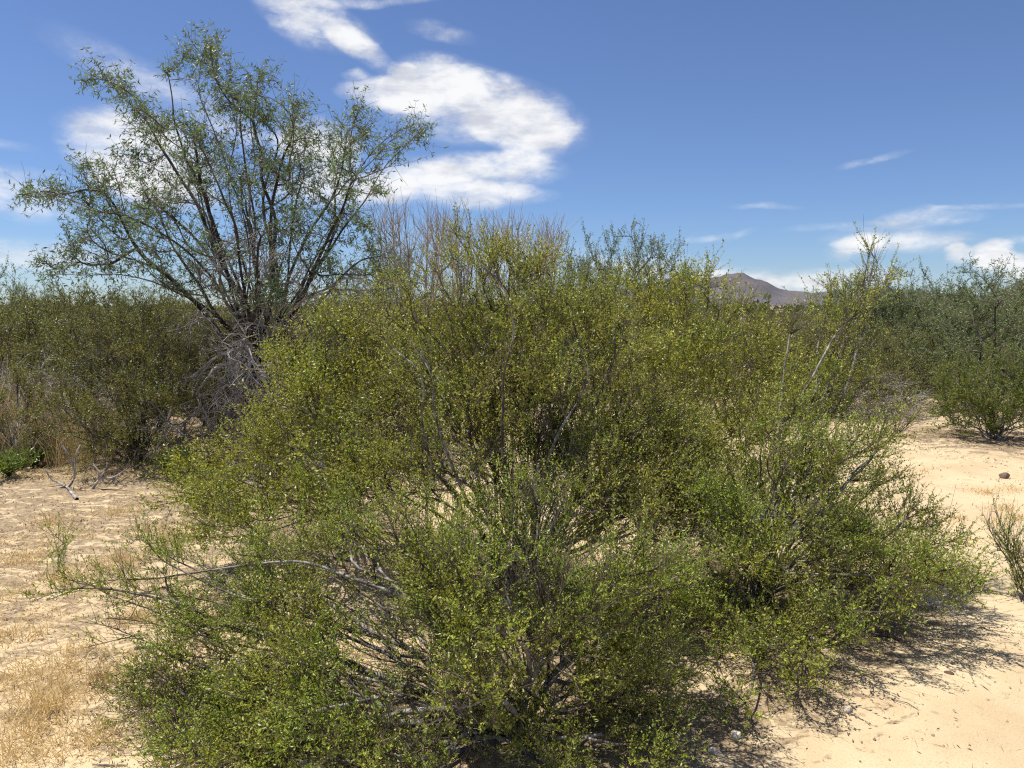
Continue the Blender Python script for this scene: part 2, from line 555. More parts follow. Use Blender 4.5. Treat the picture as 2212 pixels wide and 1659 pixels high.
def auto_stem(base, tip, rng, arch=.25):
    """a stem leaving the base steeply and arching out to its tip"""
    base = np.asarray(base, float); tip = np.asarray(tip, float)
    h = tip - base
    hor = np.array([h[0], h[1], 0])
    p1 = base + hor * .22 + np.array([0, 0, h[2] * (.25 + arch * .5)]) + rng.normal(size=3) * .02
    p2 = base + hor * .58 + np.array([0, 0, h[2] * (.58 + arch * .4)]) + rng.normal(size=3) * .035
    b0 = base + np.array([rng.normal() * .05, rng.normal() * .05, 0])
    return [b0, p1, p2, tip]

def plant_parts(root, base, g, twigP, leafV, matb, matt, matl, thr, k=4, stem_name='stem', twig_r=(.0013, .0006), local=True, seeds=None):
    """hang the meshes of one plant under its Empty: every main stem a part, then twigs, foliage, seed heads"""
    off = np.asarray(base, float)
    sids = np.unique(g['sid'][g['sid'] >= 0])
    big = g['rad'] >= thr
    for s in sids:
        m = big & (g['sid'] == s)
        if m.sum() < 2: continue
        V, Q = skeleton_tubes(g, m, 6)
        link(stem_name, mesh_from(stem_name, V - off, Q, smooth=True), matb, root)
    V, Q = skeleton_tubes(g, ~big, 4)
    if twigP is not None:
        V, Q = merge([(V, Q), twig_tubes(twigP, *twig_r)])
    link('twigs', mesh_from('twigs', V - off, Q, smooth=True), matt, root, kind='stuff')
    if leafV is not None:
        V, Q, r = leafV
        link('foliage', mesh_from('foliage', V - off, Q, attr=r), matl, root, kind='stuff')
    if seeds is not None:
        V, T = seeds
        link('seed_heads', mesh_from('seed_heads', V - off, tris=T, smooth=True), M_SEED, root, kind='stuff')

# ------------------------------------------------------------------ ground
def build_ground():
    n = 250
    u = np.linspace(-1, 1, n)
    k = 10.2
    g = np.sinh(u * k) / np.sinh(k) * 9000.0
    xs = g + 0.0
    ys = g + 4.2
    X, Y = np.meshgrid(xs, ys)
    Z = gz(X, Y)
    V = np.stack([X, Y, Z], -1).reshape(-1, 3)
    i = np.arange(n - 1)
    a = (i[:, None] * n + i[None]).ravel()
    Q = np.stack([a, a + 1, a + n + 1, a + n], -1)
    me = mesh_from('ground', V, Q, smooth=True)
    # litter cover: plant debris lies under the shrubs and over the grassy left side
    x, y = V[:, 0], V[:, 1]
    lit = np.zeros(len(V))
    for (bx, by, rr, wgt) in LITTER_SPOTS:
        lit = np.maximum(lit, wgt * np.exp(-(((x - bx) ** 2 + (y - by) ** 2) / rr ** 2)))
    left = 1 / (1 + np.exp((x + .55 + .10 * (y - 3)) * 2.2))
    lit = np.maximum(lit, .66 * left * (1 / (1 + np.exp(-(y - 3.2) * 1.0)) * .6 + .4))
    far = 1 / (1 + np.exp(-(y - 9.0) * .8))
    lit = np.maximum(lit, .5 * far)
    lit = np.maximum(lit, 1.1 / (1 + np.exp(-(y - 24.0) * .3)))
    at_ = me.attributes.new('litter', 'FLOAT', 'POINT')
    at_.data.foreach_set('value', lit.astype(np.float32))
    m, t = new_mat('sand')
    geo = t.new('ShaderNodeNewGeometry')
    p = geo.outputs['Position']
    la = t.new('ShaderNodeAttribute', attribute_name='litter').outputs['Fac']
    n1 = t.noise(p, 1.6, 5, .6)
    n2 = t.noise(p, 26.0, 4, .65)
    n3 = t.noise(p, 150.0, 3, .6)
    streak = t.noise(t.vmath('MULTIPLY', p, (2.0, 4.0, 1.0)), 2.4, 7, .70, dist=.8)
    c = t.mix(t.ramp(n1, .35, .7), (.575, .460, .290, 1), (.480, .365, .220, 1))
    c = t.mix(t.math('MULTIPLY', t.ramp(n3, .52, .68), .55), c, (.36, .24, .14, 1))
    c = t.mix(t.math('MULTIPLY', t.ramp(n2, .58, .72), .30), c, (.42, .30, .18, 1))
    v = t.math('ADD', streak, t.math('MULTIPLY_ADD', la, .46, -.28))
    v = t.math('ADD', v, t.math('MULTIPLY_ADD', n2, .30, -.15))
    lm = t.ramp(v, .42, .50)
    lcol = t.mix(t.ramp(t.math('ADD', t.math('MULTIPLY', n3, .5), t.math('MULTIPLY', n2, .5)), .42, .58), (.105, .078, .055, 1), (.35, .255, .155, 1))
    c = t.mix(t.math('MULTIPLY', lm, .85), c, lcol)
    h = t.math('ADD', t.math('MULTIPLY', n2, .6), t.math('MULTIPLY', n3, .35))
    bp = t.new('ShaderNodeBump', ins={'Strength': .55, 'Distance': .012, 'Height': h})
    b = t.new('ShaderNodeBsdfPrincipled', ins={'Base Color': c, 'Roughness': .95, 'Normal': bp.outputs[0], 'Specular IOR Level': .15})
    t.new('ShaderNodeOutputMaterial', ins={0: b.outputs[0]})
    link('ground', me, m, kind='structure')

# ------------------------------------------------------------------ foreground creosote bushes
def creosote(label, base_px, clumps, seed, dens=.75, extra=(), bf=.42, per=4, tw=.17, leafper=13, ll=.0125, lw=.0052,
             seeds=150, nst=None, thr=.0042, spread=.62, up=.35, r0=.0014, rmax=.024, mat=None, depth=1.0, exr=.013, clear=True):
    rng = rng_(seed)
    base = ground_pt(*base_px)
    base[2] -= .02
    more = [(c[0] + rng.normal() * 12, c[1] + rng.normal() * 12, c[2] + rng.choice([-1, 1]) * rng.uniform(.2, .5) * depth) + tuple(c[3:]) for c in clumps if c[3] > 45]
    att = clump_points(list(clumps) + more, rng, dens * .78, gap=1.0)
    stems = []
    cl = list(clumps)
    for c in cl:
        if c[3] < 40 and rng.random() < .5: continue
        tip = at(c[0], c[1], c[2]) + rng.normal(size=3) * .05
        zz = float(gz(tip[0], tip[1])) + .08
        tip[2] = max(tip[2], zz)
        stems.append(auto_stem(base, tip, rng, arch=rng.uniform(.05, .3)))
    # the many thin stems that rise from the root crown
    for k in rng.choice(len(att), nst or 22, replace=False):
        q = att[k]
        if q[2] > base[2] + .35: stems.append(auto_stem(base + np.array([rng.normal() * .09, rng.normal() * .07, 0]), q, rng, rng.uniform(.1, .4)))
    stems = [[at(*p) for p in e] for e in extra] + stems
    for e in stems[:len(extra)]:
        e.insert(0, base + (e[0] - base) * .05)
    ne = len(extra)
    for e in stems[:ne]:
        c_ = catmull(e, .05)
        dx = np.hypot(att[:, None, 0] - c_[None, :, 0], att[:, None, 2] - c_[None, :, 2])
        k = dx.argmin(1)
        near = (dx.min(1) < .075) & (att[:, 1] < c_[k, 1] + .05) & (c_[k, 2] > base[2] + .25)
        if clear: att = att[~near]
    g = grow(base, stems, att, rng, bf=bf, step=.06, bend=.011, r0=r0, rmax=rmax, expo=.44)
    if ne:
        for q in range(ne):
            m = np.where((g['sid'] == q) & (~g['isatt']))[0]
            cut = len(catmull(stems[q], .06)) - 1
            m = m[:cut]
            g['rad'][m] = np.maximum(g['rad'][m], np.linspace(exr, exr * .3, len(m)))
    TP = make_twigs(g, rng, per, tw, spread, up, maxflow=30, nseg=2)
    zg = gz(TP[:, 0, 0], TP[:, 0, 1])
    TP = TP[TP[:, :, 2].min(1) > zg + .01]
    live = (fbm(TP[:, 0, 0] * 6 + TP[:, 0, 1] * 3, TP[:, 0, 2] * 7, 2, 44) + rng.normal(size=len(TP)) * .12) > .365
    lv = leaves(TP[live], rng, leafper, ll, lw, fwd=.6)
    k = rng.choice(len(TP), min(seeds, len(TP)), replace=False)
    sp = TP[k, -1] + rng.normal(size=(len(k), 3)) * .006
    sd = octa(sp, .0022 + .0022 * rng.random(len(k)))
    root = thing('creosote_bush', label, 'bush', base)
    plant_parts(root, base, g, TP, lv, M_BARK_C, M_TWIG_C, mat or M_CREO, thr, seeds=sd)
    return root, base

LITTER_SPOTS = []
A_CL = [(360, 1560, 2.9, 85, .8), (310, 1480, 3.0, 60, .6), (430, 1400, 3.0, 100), (480, 1600, 2.8, 110), (620, 1480, 2.9, 130),
        (620, 1310, 3.1, 105), (740, 1190, 3.1, 110), (700, 1600, 2.7, 120), (850, 1400, 2.7, 150), (900, 1590, 2.6, 130),
        (890, 1150, 3.1, 110), (990, 1250, 2.8, 130), (1050, 1450, 2.6, 150), (1150, 1130, 3.1, 120), (1230, 1300, 2.8, 130),
        (1300, 1500, 2.8, 120), (1180, 1620, 2.6, 100), (400, 1650, 2.6, 80, .8), (600, 1670, 2.5, 90), (860, 1680, 2.45, 90, .8), (1400, 1420, 2.9, 90), (1400, 1610, 2.8, 70), (1390, 1230, 3.1, 110),
        (480, 1130, 4.0, 65), (600, 1160, 3.8, 75), (720, 1110, 3.8, 75), (420, 1190, 3.8, 45, .6), (150, 1290, 3.3, 50, .22), (150, 1190, 3.5, 46, .25), (330, 1190, 3.4, 55, .35), (240, 1330, 3.3, 55, .3), (300, 1260, 3.3, 50, .25), (400, 1290, 3.3, 65, .5),
        (520, 1220, 3.4, 75, .7), (210, 1380, 3.2, 44, .3)]
A_EX = [[(1000, 1480, 2.85), (860, 1300, 3.0), (640, 1225, 3.15), (450, 1235, 3.3), (250, 1262, 3.3), (120, 1290, 3.35)],
        [(1130, 1370, 2.6), (1165, 1420, 2.5), (1200, 1438, 2.48), (1235, 1440, 2.5), (1262, 1490, 2.5)],
        [(960, 1500, 2.7), (915, 1480, 2.6), (900, 1545, 2.55), (925, 1610, 2.6)]]
B_CL = [(1000, 565, 4.6, 70), (1085, 585, 4.7, 60), (1170, 600, 4.8, 66), (900, 690, 4.6, 90), (1020, 690, 4.4, 90), (1140, 700, 4.5, 100),
        (1250, 680, 4.8, 80), (1320, 760, 4.6, 100), (950, 810, 4.3, 100), (1080, 880, 4.1, 110), (1200, 830, 4.2, 110),
        (850, 910, 4.4, 100), (1300, 890, 4.3, 100), (980, 990, 4.0, 110), (1130, 1010, 3.9, 120), (1280, 1030, 4.0, 110), (1400, 930, 4.4, 95),
        (860, 1040, 4.1, 90), (1060, 1090, 3.7, 90), (1500, 1080, 4.2, 80), (1390, 1150, 3.7, 80), (1350, 965, 4.3, 85), (1250, 1130, 3.8, 90, 1.7), (1340, 1110, 4.0, 80, 1.7), (1400, 1040, 4.6, 80, 1.4), (1290, 990, 4.6, 90, 1.4), (1220, 950, 4.0, 80), (1450, 1060, 4.5, 75), (1500, 980, 4.7, 70), (1440, 1150, 4.3, 75)]
B_EX = [[(1110, 1200, 4.50), (1085, 1000, 3.85), (1088, 880, 3.80), (1082, 810, 3.75), (1112, 740, 3.75), (1098, 675, 3.75), (1070, 620, 3.85), (1040, 570, 3.95)],
        [(1150, 1180, 4.40), (1190, 960, 3.75), (1245, 870, 3.75), (1270, 800, 3.75), (1255, 730, 3.85), (1230, 650, 3.95)],
        [(1060, 1180, 4.30), (950, 960, 3.65), (938, 830, 3.55), (925, 785, 3.55), (870, 760, 3.65), (820, 720, 3.75)],
        [(1060, 1180, 4.30), (960, 960, 3.65), (940, 830, 3.55), (905, 770, 3.60), (885, 730, 3.65)]]
D_CL = [(560, 1130, 4.3, 70), (660, 1130, 4.2, 80), (430, 1140, 4.3, 60, .7), (380, 1080, 4.5, 45, .7), (650, 770, 5.4, 65), (740, 715, 5.5, 75), (830, 700, 5.6, 75), (620, 860, 5.2, 65), (720, 830, 5.2, 90), (820, 800, 5.2, 90),
        (630, 950, 4.9, 80), (530, 960, 5.0, 60), (470, 1000, 4.9, 50), (740, 960, 4.9, 90), (560, 1060, 4.6, 80), (450, 1090, 4.5, 70),
        (680, 1070, 4.6, 90), (400, 1020, 4.8, 40), (800, 1060, 4.5, 80)]
E_CL = [(1330, 650, 6.5, 60), (1400, 650, 6.5, 60), (1475, 640, 6.6, 60), (1530, 600, 6.5, 25), (1560, 670, 6.5, 60), (1640, 725, 6.4, 45),
        (1450, 730, 6.3, 80), (1560, 770, 6.2, 80), (1650, 790, 6.2, 70), (1400, 820, 6.0, 80), (1520, 870, 6.0, 80), (1620, 900, 6.0, 80),
        (1700, 860, 6.2, 55), (1480, 970, 5.8, 80), (1600, 990, 5.8, 80)]
C_CL = [(1888, 545, 4.9, 26), (1868, 610, 4.8, 40), (1920, 610, 4.8, 28), (1790, 640, 4.8, 40), (1740, 690, 4.8, 40), (1830, 700, 4.7, 50), (1750, 790, 4.6, 55),
        (1680, 900, 4.5, 75), (1780, 900, 4.5, 60, .7), (1850, 840, 4.6, 50, .6), (1910, 930, 4.6, 55, .6), (1560, 1070, 4.2, 90), (1680, 1050, 4.3, 90),
        (1800, 1030, 4.3, 85, 1.0), (1850, 960, 4.4, 60, .9), (1760, 980, 4.2, 70, .9), (1790, 1130, 4.0, 80), (2060, 1180, 4.1, 45, .6), (1930, 1310, 3.8, 60, .8), (1900, 1070, 4.4, 70, .7), (1960, 940, 4.6, 40, .6), (1985, 1120, 4.3, 60, .8), (1600, 1190, 4.0, 90),
        (1720, 1210, 4.0, 90), (1850, 1200, 4.0, 90), (1960, 1230, 3.9, 75), (2045, 1255, 3.9, 55), (1540, 1340, 3.8, 75), (1650, 1400, 3.7, 80),
        (1760, 1350, 3.8, 85), (1870, 1330, 3.8, 60, .7), (1600, 1500, 3.4, 60, .7), (1500, 1460, 3.4, 70), (1760, 1460, 3.4, 60, .5)]
C_EX = [[(1640, 1180, 4.3), (1690, 960, 4.4), (1740, 830, 4.4), (1800, 745, 4.5), (1840, 660, 4.7), (1870, 590, 4.8), (1885, 525, 4.9)],
        [(1640, 1220, 4.2), (1760, 1130, 4.2), (1880, 1000, 4.4), (1960, 930, 4.6), (1990, 890, 4.7)],
        [(1700, 1230, 4.0), (1820, 1190, 4.0), (1930, 1160, 4.1), (2000, 1100, 4.2)],
        [(1590, 1210, 4.2), (1600, 1080, 4.2), (1610, 1000, 4.2)]]
G_CL = [(1640, 1590, 2.7, 40, .8), (1560, 1570, 2.8, 50, .7), (1500, 1640, 2.7, 50, .8), (1430, 1560, 2.8, 50, .8)]

bushes = []
bushes.append(creosote('broad bright green creosote bush filling the bottom centre, long branches reaching left over sand', (1120, 1585), A_CL, 11, dens=.90, extra=A_EX, exr=.008, nst=30, leafper=17, ll=.0130, lw=.0062, seeds=800, tw=.15, depth=.6))
bushes.append(creosote('tallest olive green creosote bush in the centre, rising above the horizon with forked pale stems', (1130, 1270), B_CL, 12, dens=1.15, nst=28, extra=B_EX, mat=M_OLIVE, seeds=550, leafper=15, ll=.0155, lw=.0076, tw=.19))
bushes.append(creosote('spreading creosote bush right of centre with one long diagonal branch standing against the sky', (1630, 1300), C_CL, 13, dens=1.0, nst=28, extra=C_EX, clear=False, exr=.010, seeds=550, leafper=15, ll=.0150, lw=.0072, tw=.17))
bushes.append(creosote('yellowish green creosote bush between the mesquite trunk and the tallest creosote', (730, 1130), D_CL, 14, dens=.95, mat=M_OLIVE, seeds=350, ll=.020, lw=.0100, tw=.2))
bushes.append(creosote('olive creosote bush behind the right shoulder of the tallest creosote, below the mountain', (1470, 1040), E_CL, 15, dens=.85, mat=M_OLIVE, seeds=150, ll=.024, lw=.012, tw=.24, per=4))
for q in ((1700, 1480), (1560, 1560), (1850, 1400)):
    g_ = ground_pt(*q); LITTER_SPOTS.append((g_[0], g_[1], .42, .8))
for (r_, b_), rr in zip(bushes, (1.0, .95, 1.0, .8, .9)):
    LITTER_SPOTS.append((b_[0], b_[1], rr, 1.15))

def small_shrub(label, base_px, clumps, seed, name='creosote_shrub', mat=None, **kw):
    r, b = creosote(label, base_px, clumps, seed, mat=mat, **kw)
    r.name = name
    return r, b
small_shrub('sparse twiggy creosote shrub cut by the right edge of the photo', (2235, 1300),
            [(2190, 1170, 4.4, 45, 1.0), (2155, 1125, 4.5, 34, .8), (2200, 1240, 4.3, 40, .8), (2240, 1200, 4.4, 50, .9), (2150, 1180, 4.4, 34, .6)], 21,
            dens=.6, seeds=20, per=4, tw=.14, leafper=14)

# right creosote, middle distance
R_CL = [(2140, 800, 9.9, 60), (2070, 840, 9.9, 60), (2200, 830, 9.9, 60), (2030, 890, 9.7, 40), (2110, 880, 9.5, 70), (2190, 900, 9.5, 60), (2260, 880, 9.7, 60),
        (2060, 930, 9.5, 40, .5), (2250, 940, 9.5, 40, .5)]
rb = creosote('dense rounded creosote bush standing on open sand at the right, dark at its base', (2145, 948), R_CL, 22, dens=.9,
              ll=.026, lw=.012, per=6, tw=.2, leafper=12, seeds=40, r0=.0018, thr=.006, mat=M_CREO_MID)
LITTER_SPOTS.append((rb[1][0], rb[1][1], 1.3, .95))
# left creosotes in front of and under the mesquite
L_CL = [(250, 720, 8.4, 60), (330, 700, 8.5, 55), (180, 740, 8.4, 55), (390, 760, 8.4, 60), (280, 800, 8.2, 80), (180, 830, 8.2, 60), (370, 850, 8.2, 70),
        (220, 900, 8.0, 70), (300, 920, 8.0, 65), (430, 720, 9.2, 40), (130, 880, 8.2, 55, .8), (240, 960, 7.9, 60), (340, 970, 7.9, 60), (160, 680, 8.6, 35), (260, 650, 8.7, 30)]
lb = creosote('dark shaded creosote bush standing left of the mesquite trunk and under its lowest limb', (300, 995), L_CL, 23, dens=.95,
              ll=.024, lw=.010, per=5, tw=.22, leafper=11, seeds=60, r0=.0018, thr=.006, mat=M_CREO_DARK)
LITTER_SPOTS.append((lb[1][0], lb[1][1], 1.5, .95))
L2_CL = [(20, 900, 8.3, 60), (70, 960, 7.9, 50), (-30, 860, 8.5, 60), (10, 980, 7.8, 50), (110, 900, 8.2, 50), (60, 820, 8.6, 50)]
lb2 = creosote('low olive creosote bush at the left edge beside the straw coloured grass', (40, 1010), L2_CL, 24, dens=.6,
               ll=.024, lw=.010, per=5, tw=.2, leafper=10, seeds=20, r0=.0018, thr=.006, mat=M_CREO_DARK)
LITTER_SPOTS.append((lb2[1][0], lb2[1][1], 1.2, .9))

# ------------------------------------------------------------------ the mesquite tree
def mesquite_tree():
    rng = rng_(31)
    base = ground_pt(575, 965); base[2] -= .04
    Yb = base[1]
    T = lambda pts, y0, y1: [at(x, y, Yb + y0 + (y1 - y0) * i / (len(pts) - 1)) for i, (x, y) in enumerate(pts)]
    trunk = T([(572, 930), (565, 860), (560, 790)], 0, 0)
    stems = [[base] + trunk,
        T([(560, 800), (520, 740), (440, 655), (380, 622), (280, 592), (180, 600), (105, 592)], 0, -1.0),
        T([(545, 770), (470, 640), (390, 555), (300, 500), (200, 470), (110, 430), (50, 415)], 0, -.5),
        T([(548, 770), (510, 640), (440, 470), (400, 400), (340, 310), (270, 220), (205, 160)], 0, .4),
        T([(560, 760), (545, 560), (500, 380), (455, 250), (430, 170), (445, 80)], 0, -.2),
        T([(570, 740), (575, 520), (560, 360), (545, 250), (560, 150)], 0, .8),
        T([(575, 740), (600, 500), (615, 350), (645, 230)], 0, -.6),
        T([(580, 760), (640, 590), (690, 470), (740, 350), (770, 240)], 0, .5),
        T([(585, 770), (660, 620), (740, 530), (800, 430), (850, 340), (915, 270)], 0, -.4),
        T([(590, 790), (660, 680), (740, 600), (800, 560), (850, 560), (865, 620)], 0, .2),
        T([(550, 760), (480, 600), (400, 480), (320, 390), (250, 330)], 0, 1.0),
        T([(545, 780), (420, 600), (330, 540), (250, 420), (180, 345)], 0, .1),
        T([(560, 740), (520, 560), (480, 420), (520, 300), (500, 200)], 0, -1.0),
        T([(580, 740), (650, 540), (720, 480), (800, 330), (900, 265)], 0, 1.1),
        T([(560, 760), (590, 600), (560, 450), (600, 330), (590, 260)], 0, 1.5),
    ]
    CL = [(60, 420, 25), (120, 425, 38), (180, 440, 50), (230, 400, 50), (260, 480, 65), (190, 520, 50), (110, 580, 35), (160, 560, 45), (240, 560, 55),
          (180, 360, 26), (340, 460, 75), (320, 550, 60), (400, 400, 75), (290, 240, 45), (215, 170, 30), (250, 190, 40), (340, 270, 55), (310, 340, 45),
          (440, 100, 42), (400, 150, 35), (460, 160, 45), (500, 220, 60), (420, 310, 75), (560, 170, 38), (560, 260, 65), (620, 240, 45),
          (660, 300, 60), (500, 400, 85), (600, 380, 80), (680, 390, 70), (730, 300, 45), (775, 250, 26), (780, 300, 40), (760, 390, 55), (850, 330, 40),
          (895, 290, 25), (820, 410, 35), (720, 480, 65), (640, 500, 80), (790, 500, 45), (540, 520, 80), (440, 530, 75), (370, 610, 50), (700, 590, 65),
          (820, 590, 50), (470, 620, 60), (600, 620, 70)]
    cl = []
    for (x, y, r) in CL:
        edge = min(1.0, math.hypot((x - 520) / 480.0, (y - 420) / 380.0))
        for q in range(3):
            cl.append((x + rng.normal() * 6, y + rng.normal() * 6, Yb + rng.uniform(-1.5, 1.5) * math.sqrt(max(.06, 1 - edge ** 2)), r * .9))
    att = clump_points(cl, rng, .36, flat=1.0, shell=.0)
    fork = at(568, 790, Yb)
    inner = att[(np.abs(att[:, 0] - fork[0]) < 1.1) & (att[:, 2] > 2.3)]
    for k in rng.choice(len(inner), 18, replace=False):
        q = inner[k]; h = q - fork
        side = np.array([h[0], h[1], 0])
        stems.append([fork + rng.normal(size=3) * .04, fork + side * .30 + [0, 0, h[2] * .22], fork + side * .62 + [0, 0, h[2] * .55] + rng.normal(size=3) * .08, q])
    g = grow(base, stems, att, rng, bf=.25, step=.11, bend=.026, r0=.0024, rmax=.09, expo=.47, smooth=2)
    TP = make_twigs(g, rng, 4, .27, .85, .3, maxflow=26, droop=.1)
    c = at(540, 560, Yb)
    keep = rng.random(len(TP)) < np.clip(.16 + np.linalg.norm((TP[:, 0] - c) / np.array([2.4, 2.4, 2.2]), axis=1) * .55, 0, 1)
    TP2 = TP[keep]
    lv = leaves(TP2, rng, 4, .052, .0135, fwd=.35, up=.05, droop=.25, t0=.1, cluster=3)
    root = thing('mesquite_tree', 'tall open mesquite tree on the left with dark forked limbs and feathery grey-green leaves', 'tree', base)
    off = base
    sid = g['sid']; big = g['rad'] >= .010
    for s in np.unique(sid[sid >= 0]):
        m = big & (sid == s)
        if m.sum() < 2: continue
        V, Q = skeleton_tubes(g, m, 8)
        nm = 'trunk' if s == 0 else 'limb'
        link(nm, mesh_from(nm, V - off, Q, smooth=True), M_BARK_M, root)
    V, Q = merge([skeleton_tubes(g, ~big, 4), twig_tubes(TP, .0024, .0011)])
    link('twigs', mesh_from('twigs', V - off, Q, smooth=True), M_TWIG_M, root, kind='stuff')
    V, Q, r = lv
    link('foliage', mesh_from('foliage', V - off, Q, attr=r), M_MESQ, root, kind='stuff')
    # dead grey wood hanging from the trunk and the low limbs
    for kk, (start, path, cls, n) in enumerate([
        ((545, 800), [(500, 760), (440, 800), (380, 880), (350, 970)], [(430, 820, 50), (380, 890, 55), (470, 880, 60), (360, 950, 45), (500, 930, 50), (420, 970, 50)], 300),
        ((560, 790), [(540, 740), (520, 800), (520, 900), (500, 980)], [(520, 760, 60), (560, 820, 60), (520, 870, 60), (590, 880, 50)], 260),
        ((560, 760), [(590, 720), (650, 720), (720, 700), (740, 740)], [(640, 700, 55), (700, 700, 45), (600, 680, 60), (560, 720, 60)], 200),
        ((575, 800), [(600, 860), (640, 900), (600, 960)], [(580, 860, 50), (640, 860, 45), (560, 920, 50), (620, 940, 40)], 180),
        ((540, 740), [(490, 640), (470, 560), (500, 520)], [(500, 600, 70), (560, 640, 60), (610, 590, 60), (560, 560, 70)], 220),
        ((600, 700), [(680, 640), (780, 590), (860, 610), (830, 680)], [(760, 600, 50), (830, 620, 40), (700, 640, 50), (800, 660, 40)], 150),
        ((540, 700), [(450, 680), (380, 700), (330, 720)], [(420, 690, 45), (350, 720, 40), (460, 720, 50)], 90)]):
        rg = rng_(300 + kk)
        y0 = Yb - 1.0 if kk < 2 or kk == 3 else Yb - .5
        st = [[at(start[0], start[1], Yb - .1)] + [at(x, y, y0 - .25 * i / 3) for i, (x, y) in enumerate(path)]]
        cc = [(x, y, y0 + rg.uniform(-.4, .3), r) for (x, y, r) in cls]
        at2 = clump_points(cc, rg, n / 100 / len(cc) / .25 * .5, flat=1.0)
        g2 = grow(st[0][0], st, at2, rg, bf=.2, step=.10, bend=.026, r0=.0036, rmax=.018, expo=.40, smooth=1)
        tp = make_twigs(g2, rg, 2, .36, .9, -.1, maxflow=30, droop=.35)
        V, Q = merge([skeleton_tubes(g2, np.ones(len(g2['pos']), bool), 5), twig_tubes(tp, .0036, .0018)])
        link('dead_branch', mesh_from('dead_branch', V - off, Q, smooth=True), M_DEAD, root)
    return root, base
mt, mbase = mesquite_tree()
LITTER_SPOTS.append((mbase[0], mbase[1], 2.4, .9))
LITTER_SPOTS.append((mbase[0] - 1.2, mbase[1] - .6, 1.3, .9))

# ------------------------------------------------------------------ prototypes for the country behind
def proto_plant(kind, seed):
    """returns function that fills an Empty at the origin with the parts of one plant, about unit size in metres"""
    rng = rng_(seed)
    base = np.zeros(3)
    if kind == 'creosote':
        H, R = 1.65, 1.1
        n = 420
        d = nrm(rng.normal(size=(n, 3))); d[:, 2] = np.abs(d[:, 2])
        rr = .45 + .55 * rng.random(n) ** .6
        att = d * rr[:, None] * np.array([R, R, H]); att[:, 2] = att[:, 2] * .88 + .18
        lump = fbm(np.arctan2(d[:, 1], d[:, 0]) * 1.6 + 9, d[:, 2] * 2.5, 2, seed) + .5
        att *= (.75 + .3 * lump)[:, None]
        stems = [auto_stem(base, att[k], rng, .2) for k in rng.choice(n, 9, replace=False)]
        g = grow(base, stems, att, rng, bf=.4, step=.13, bend=.012, r0=.0026, rmax=.022)
        TP = make_twigs(g, rng, 4, .26, .7, .4, maxflow=20, nseg=2)
        lv = leaves(TP, rng, 8, .034, .015, fwd=.6)
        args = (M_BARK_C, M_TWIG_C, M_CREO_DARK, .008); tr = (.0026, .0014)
        nm, cat = 'creosote_bush', 'bush'
    elif kind == 'mesquite':
        H, R = 3.0, 1.7
        n = 380
        d = nrm(rng.normal(size=(n, 3))); d[:, 2] = np.abs(d[:, 2])
        rr = .35 + .65 * rng.random(n) ** .7
        att = d * rr[:, None] * np.array([R, R, H * .9]); att[:, 2] += .3
        lump = fbm(np.arctan2(d[:, 1], d[:, 0]) * 2.2 + 9, d[:, 2] * 3.5, 2, seed) + .5
        att *= (.62 + .42 * lump)[:, None]
        stems = []
        for k in rng.choice(n, 9, replace=False): stems.append(auto_stem(base, att[k], rng, .1))
        g = grow(base, stems, att, rng, bf=.3, step=.18, bend=.022, r0=.0036, rmax=.06, expo=.46)
        TP = make_twigs(g, rng, 4, .36, .8, .35, maxflow=22, nseg=2)
        lv = leaves(TP, rng, 7, .060, .016, fwd=.4, cluster=2)
        args = (M_BARK_M, M_TWIG_M, M_MESQ_FAR, .012); tr = (.004, .002)
        nm, cat = 'mesquite_tree', 'tree'
    elif kind == 'bare':
        H, R = 3.2, .75
        n = 240
        a = rng.random(n) * 2 * np.pi; h = .3 + .7 * rng.random(n) ** .55
        att = np.stack([np.cos(a) * R * np.sqrt(rng.random(n)) * (.35 + .65 * h), np.sin(a) * R * np.sqrt(rng.random(n)) * (.35 + .65 * h), h * H], -1)
        stems = [auto_stem(base, att[k], rng, .0) for k in np.argsort(-att[:, 2])[:12]]
        g = grow(base, stems, att, rng, bf=.55, step=.16, bend=.012, r0=.0036, rmax=.022, expo=.38)
        TP = make_twigs(g, rng, 2, .42, .42, .6, maxflow=60, nseg=3)
        lv = None
        args = (M_BARE, M_BARE, None, .012); tr = (.0036, .0018)
        nm, cat = 'bare_shrub', 'shrub'
    elif kind == 'dead':
        H, R = 1.2, 1.1
        n = 330
        d = nrm(rng.normal(size=(n, 3))); d[:, 2] = np.abs(d[:, 2])
        att = d * (rng.random(n) ** .5)[:, None] * np.array([R, R, H])
        stems = [auto_stem(base, att[k], rng, .2) for k in rng.choice(n, 8, replace=False)]
        g = grow(base, stems, att, rng, bf=.35, step=.12, bend=.02, r0=.0024, rmax=.015)
        TP = make_twigs(g, rng, 4, .26, 1.0, .1, maxflow=30, nseg=3)
        lv = None
        args = (M_DEAD, M_DEAD, None, .009); tr = (.0028, .0014)
        nm, cat = 'dead_shrub', 'shrub'
    def fill(root):
        plant_parts(root, base, g, TP, lv, args[0], args[1], args[2], args[3], twig_r=tr)
    return fill, H, R, nm, cat

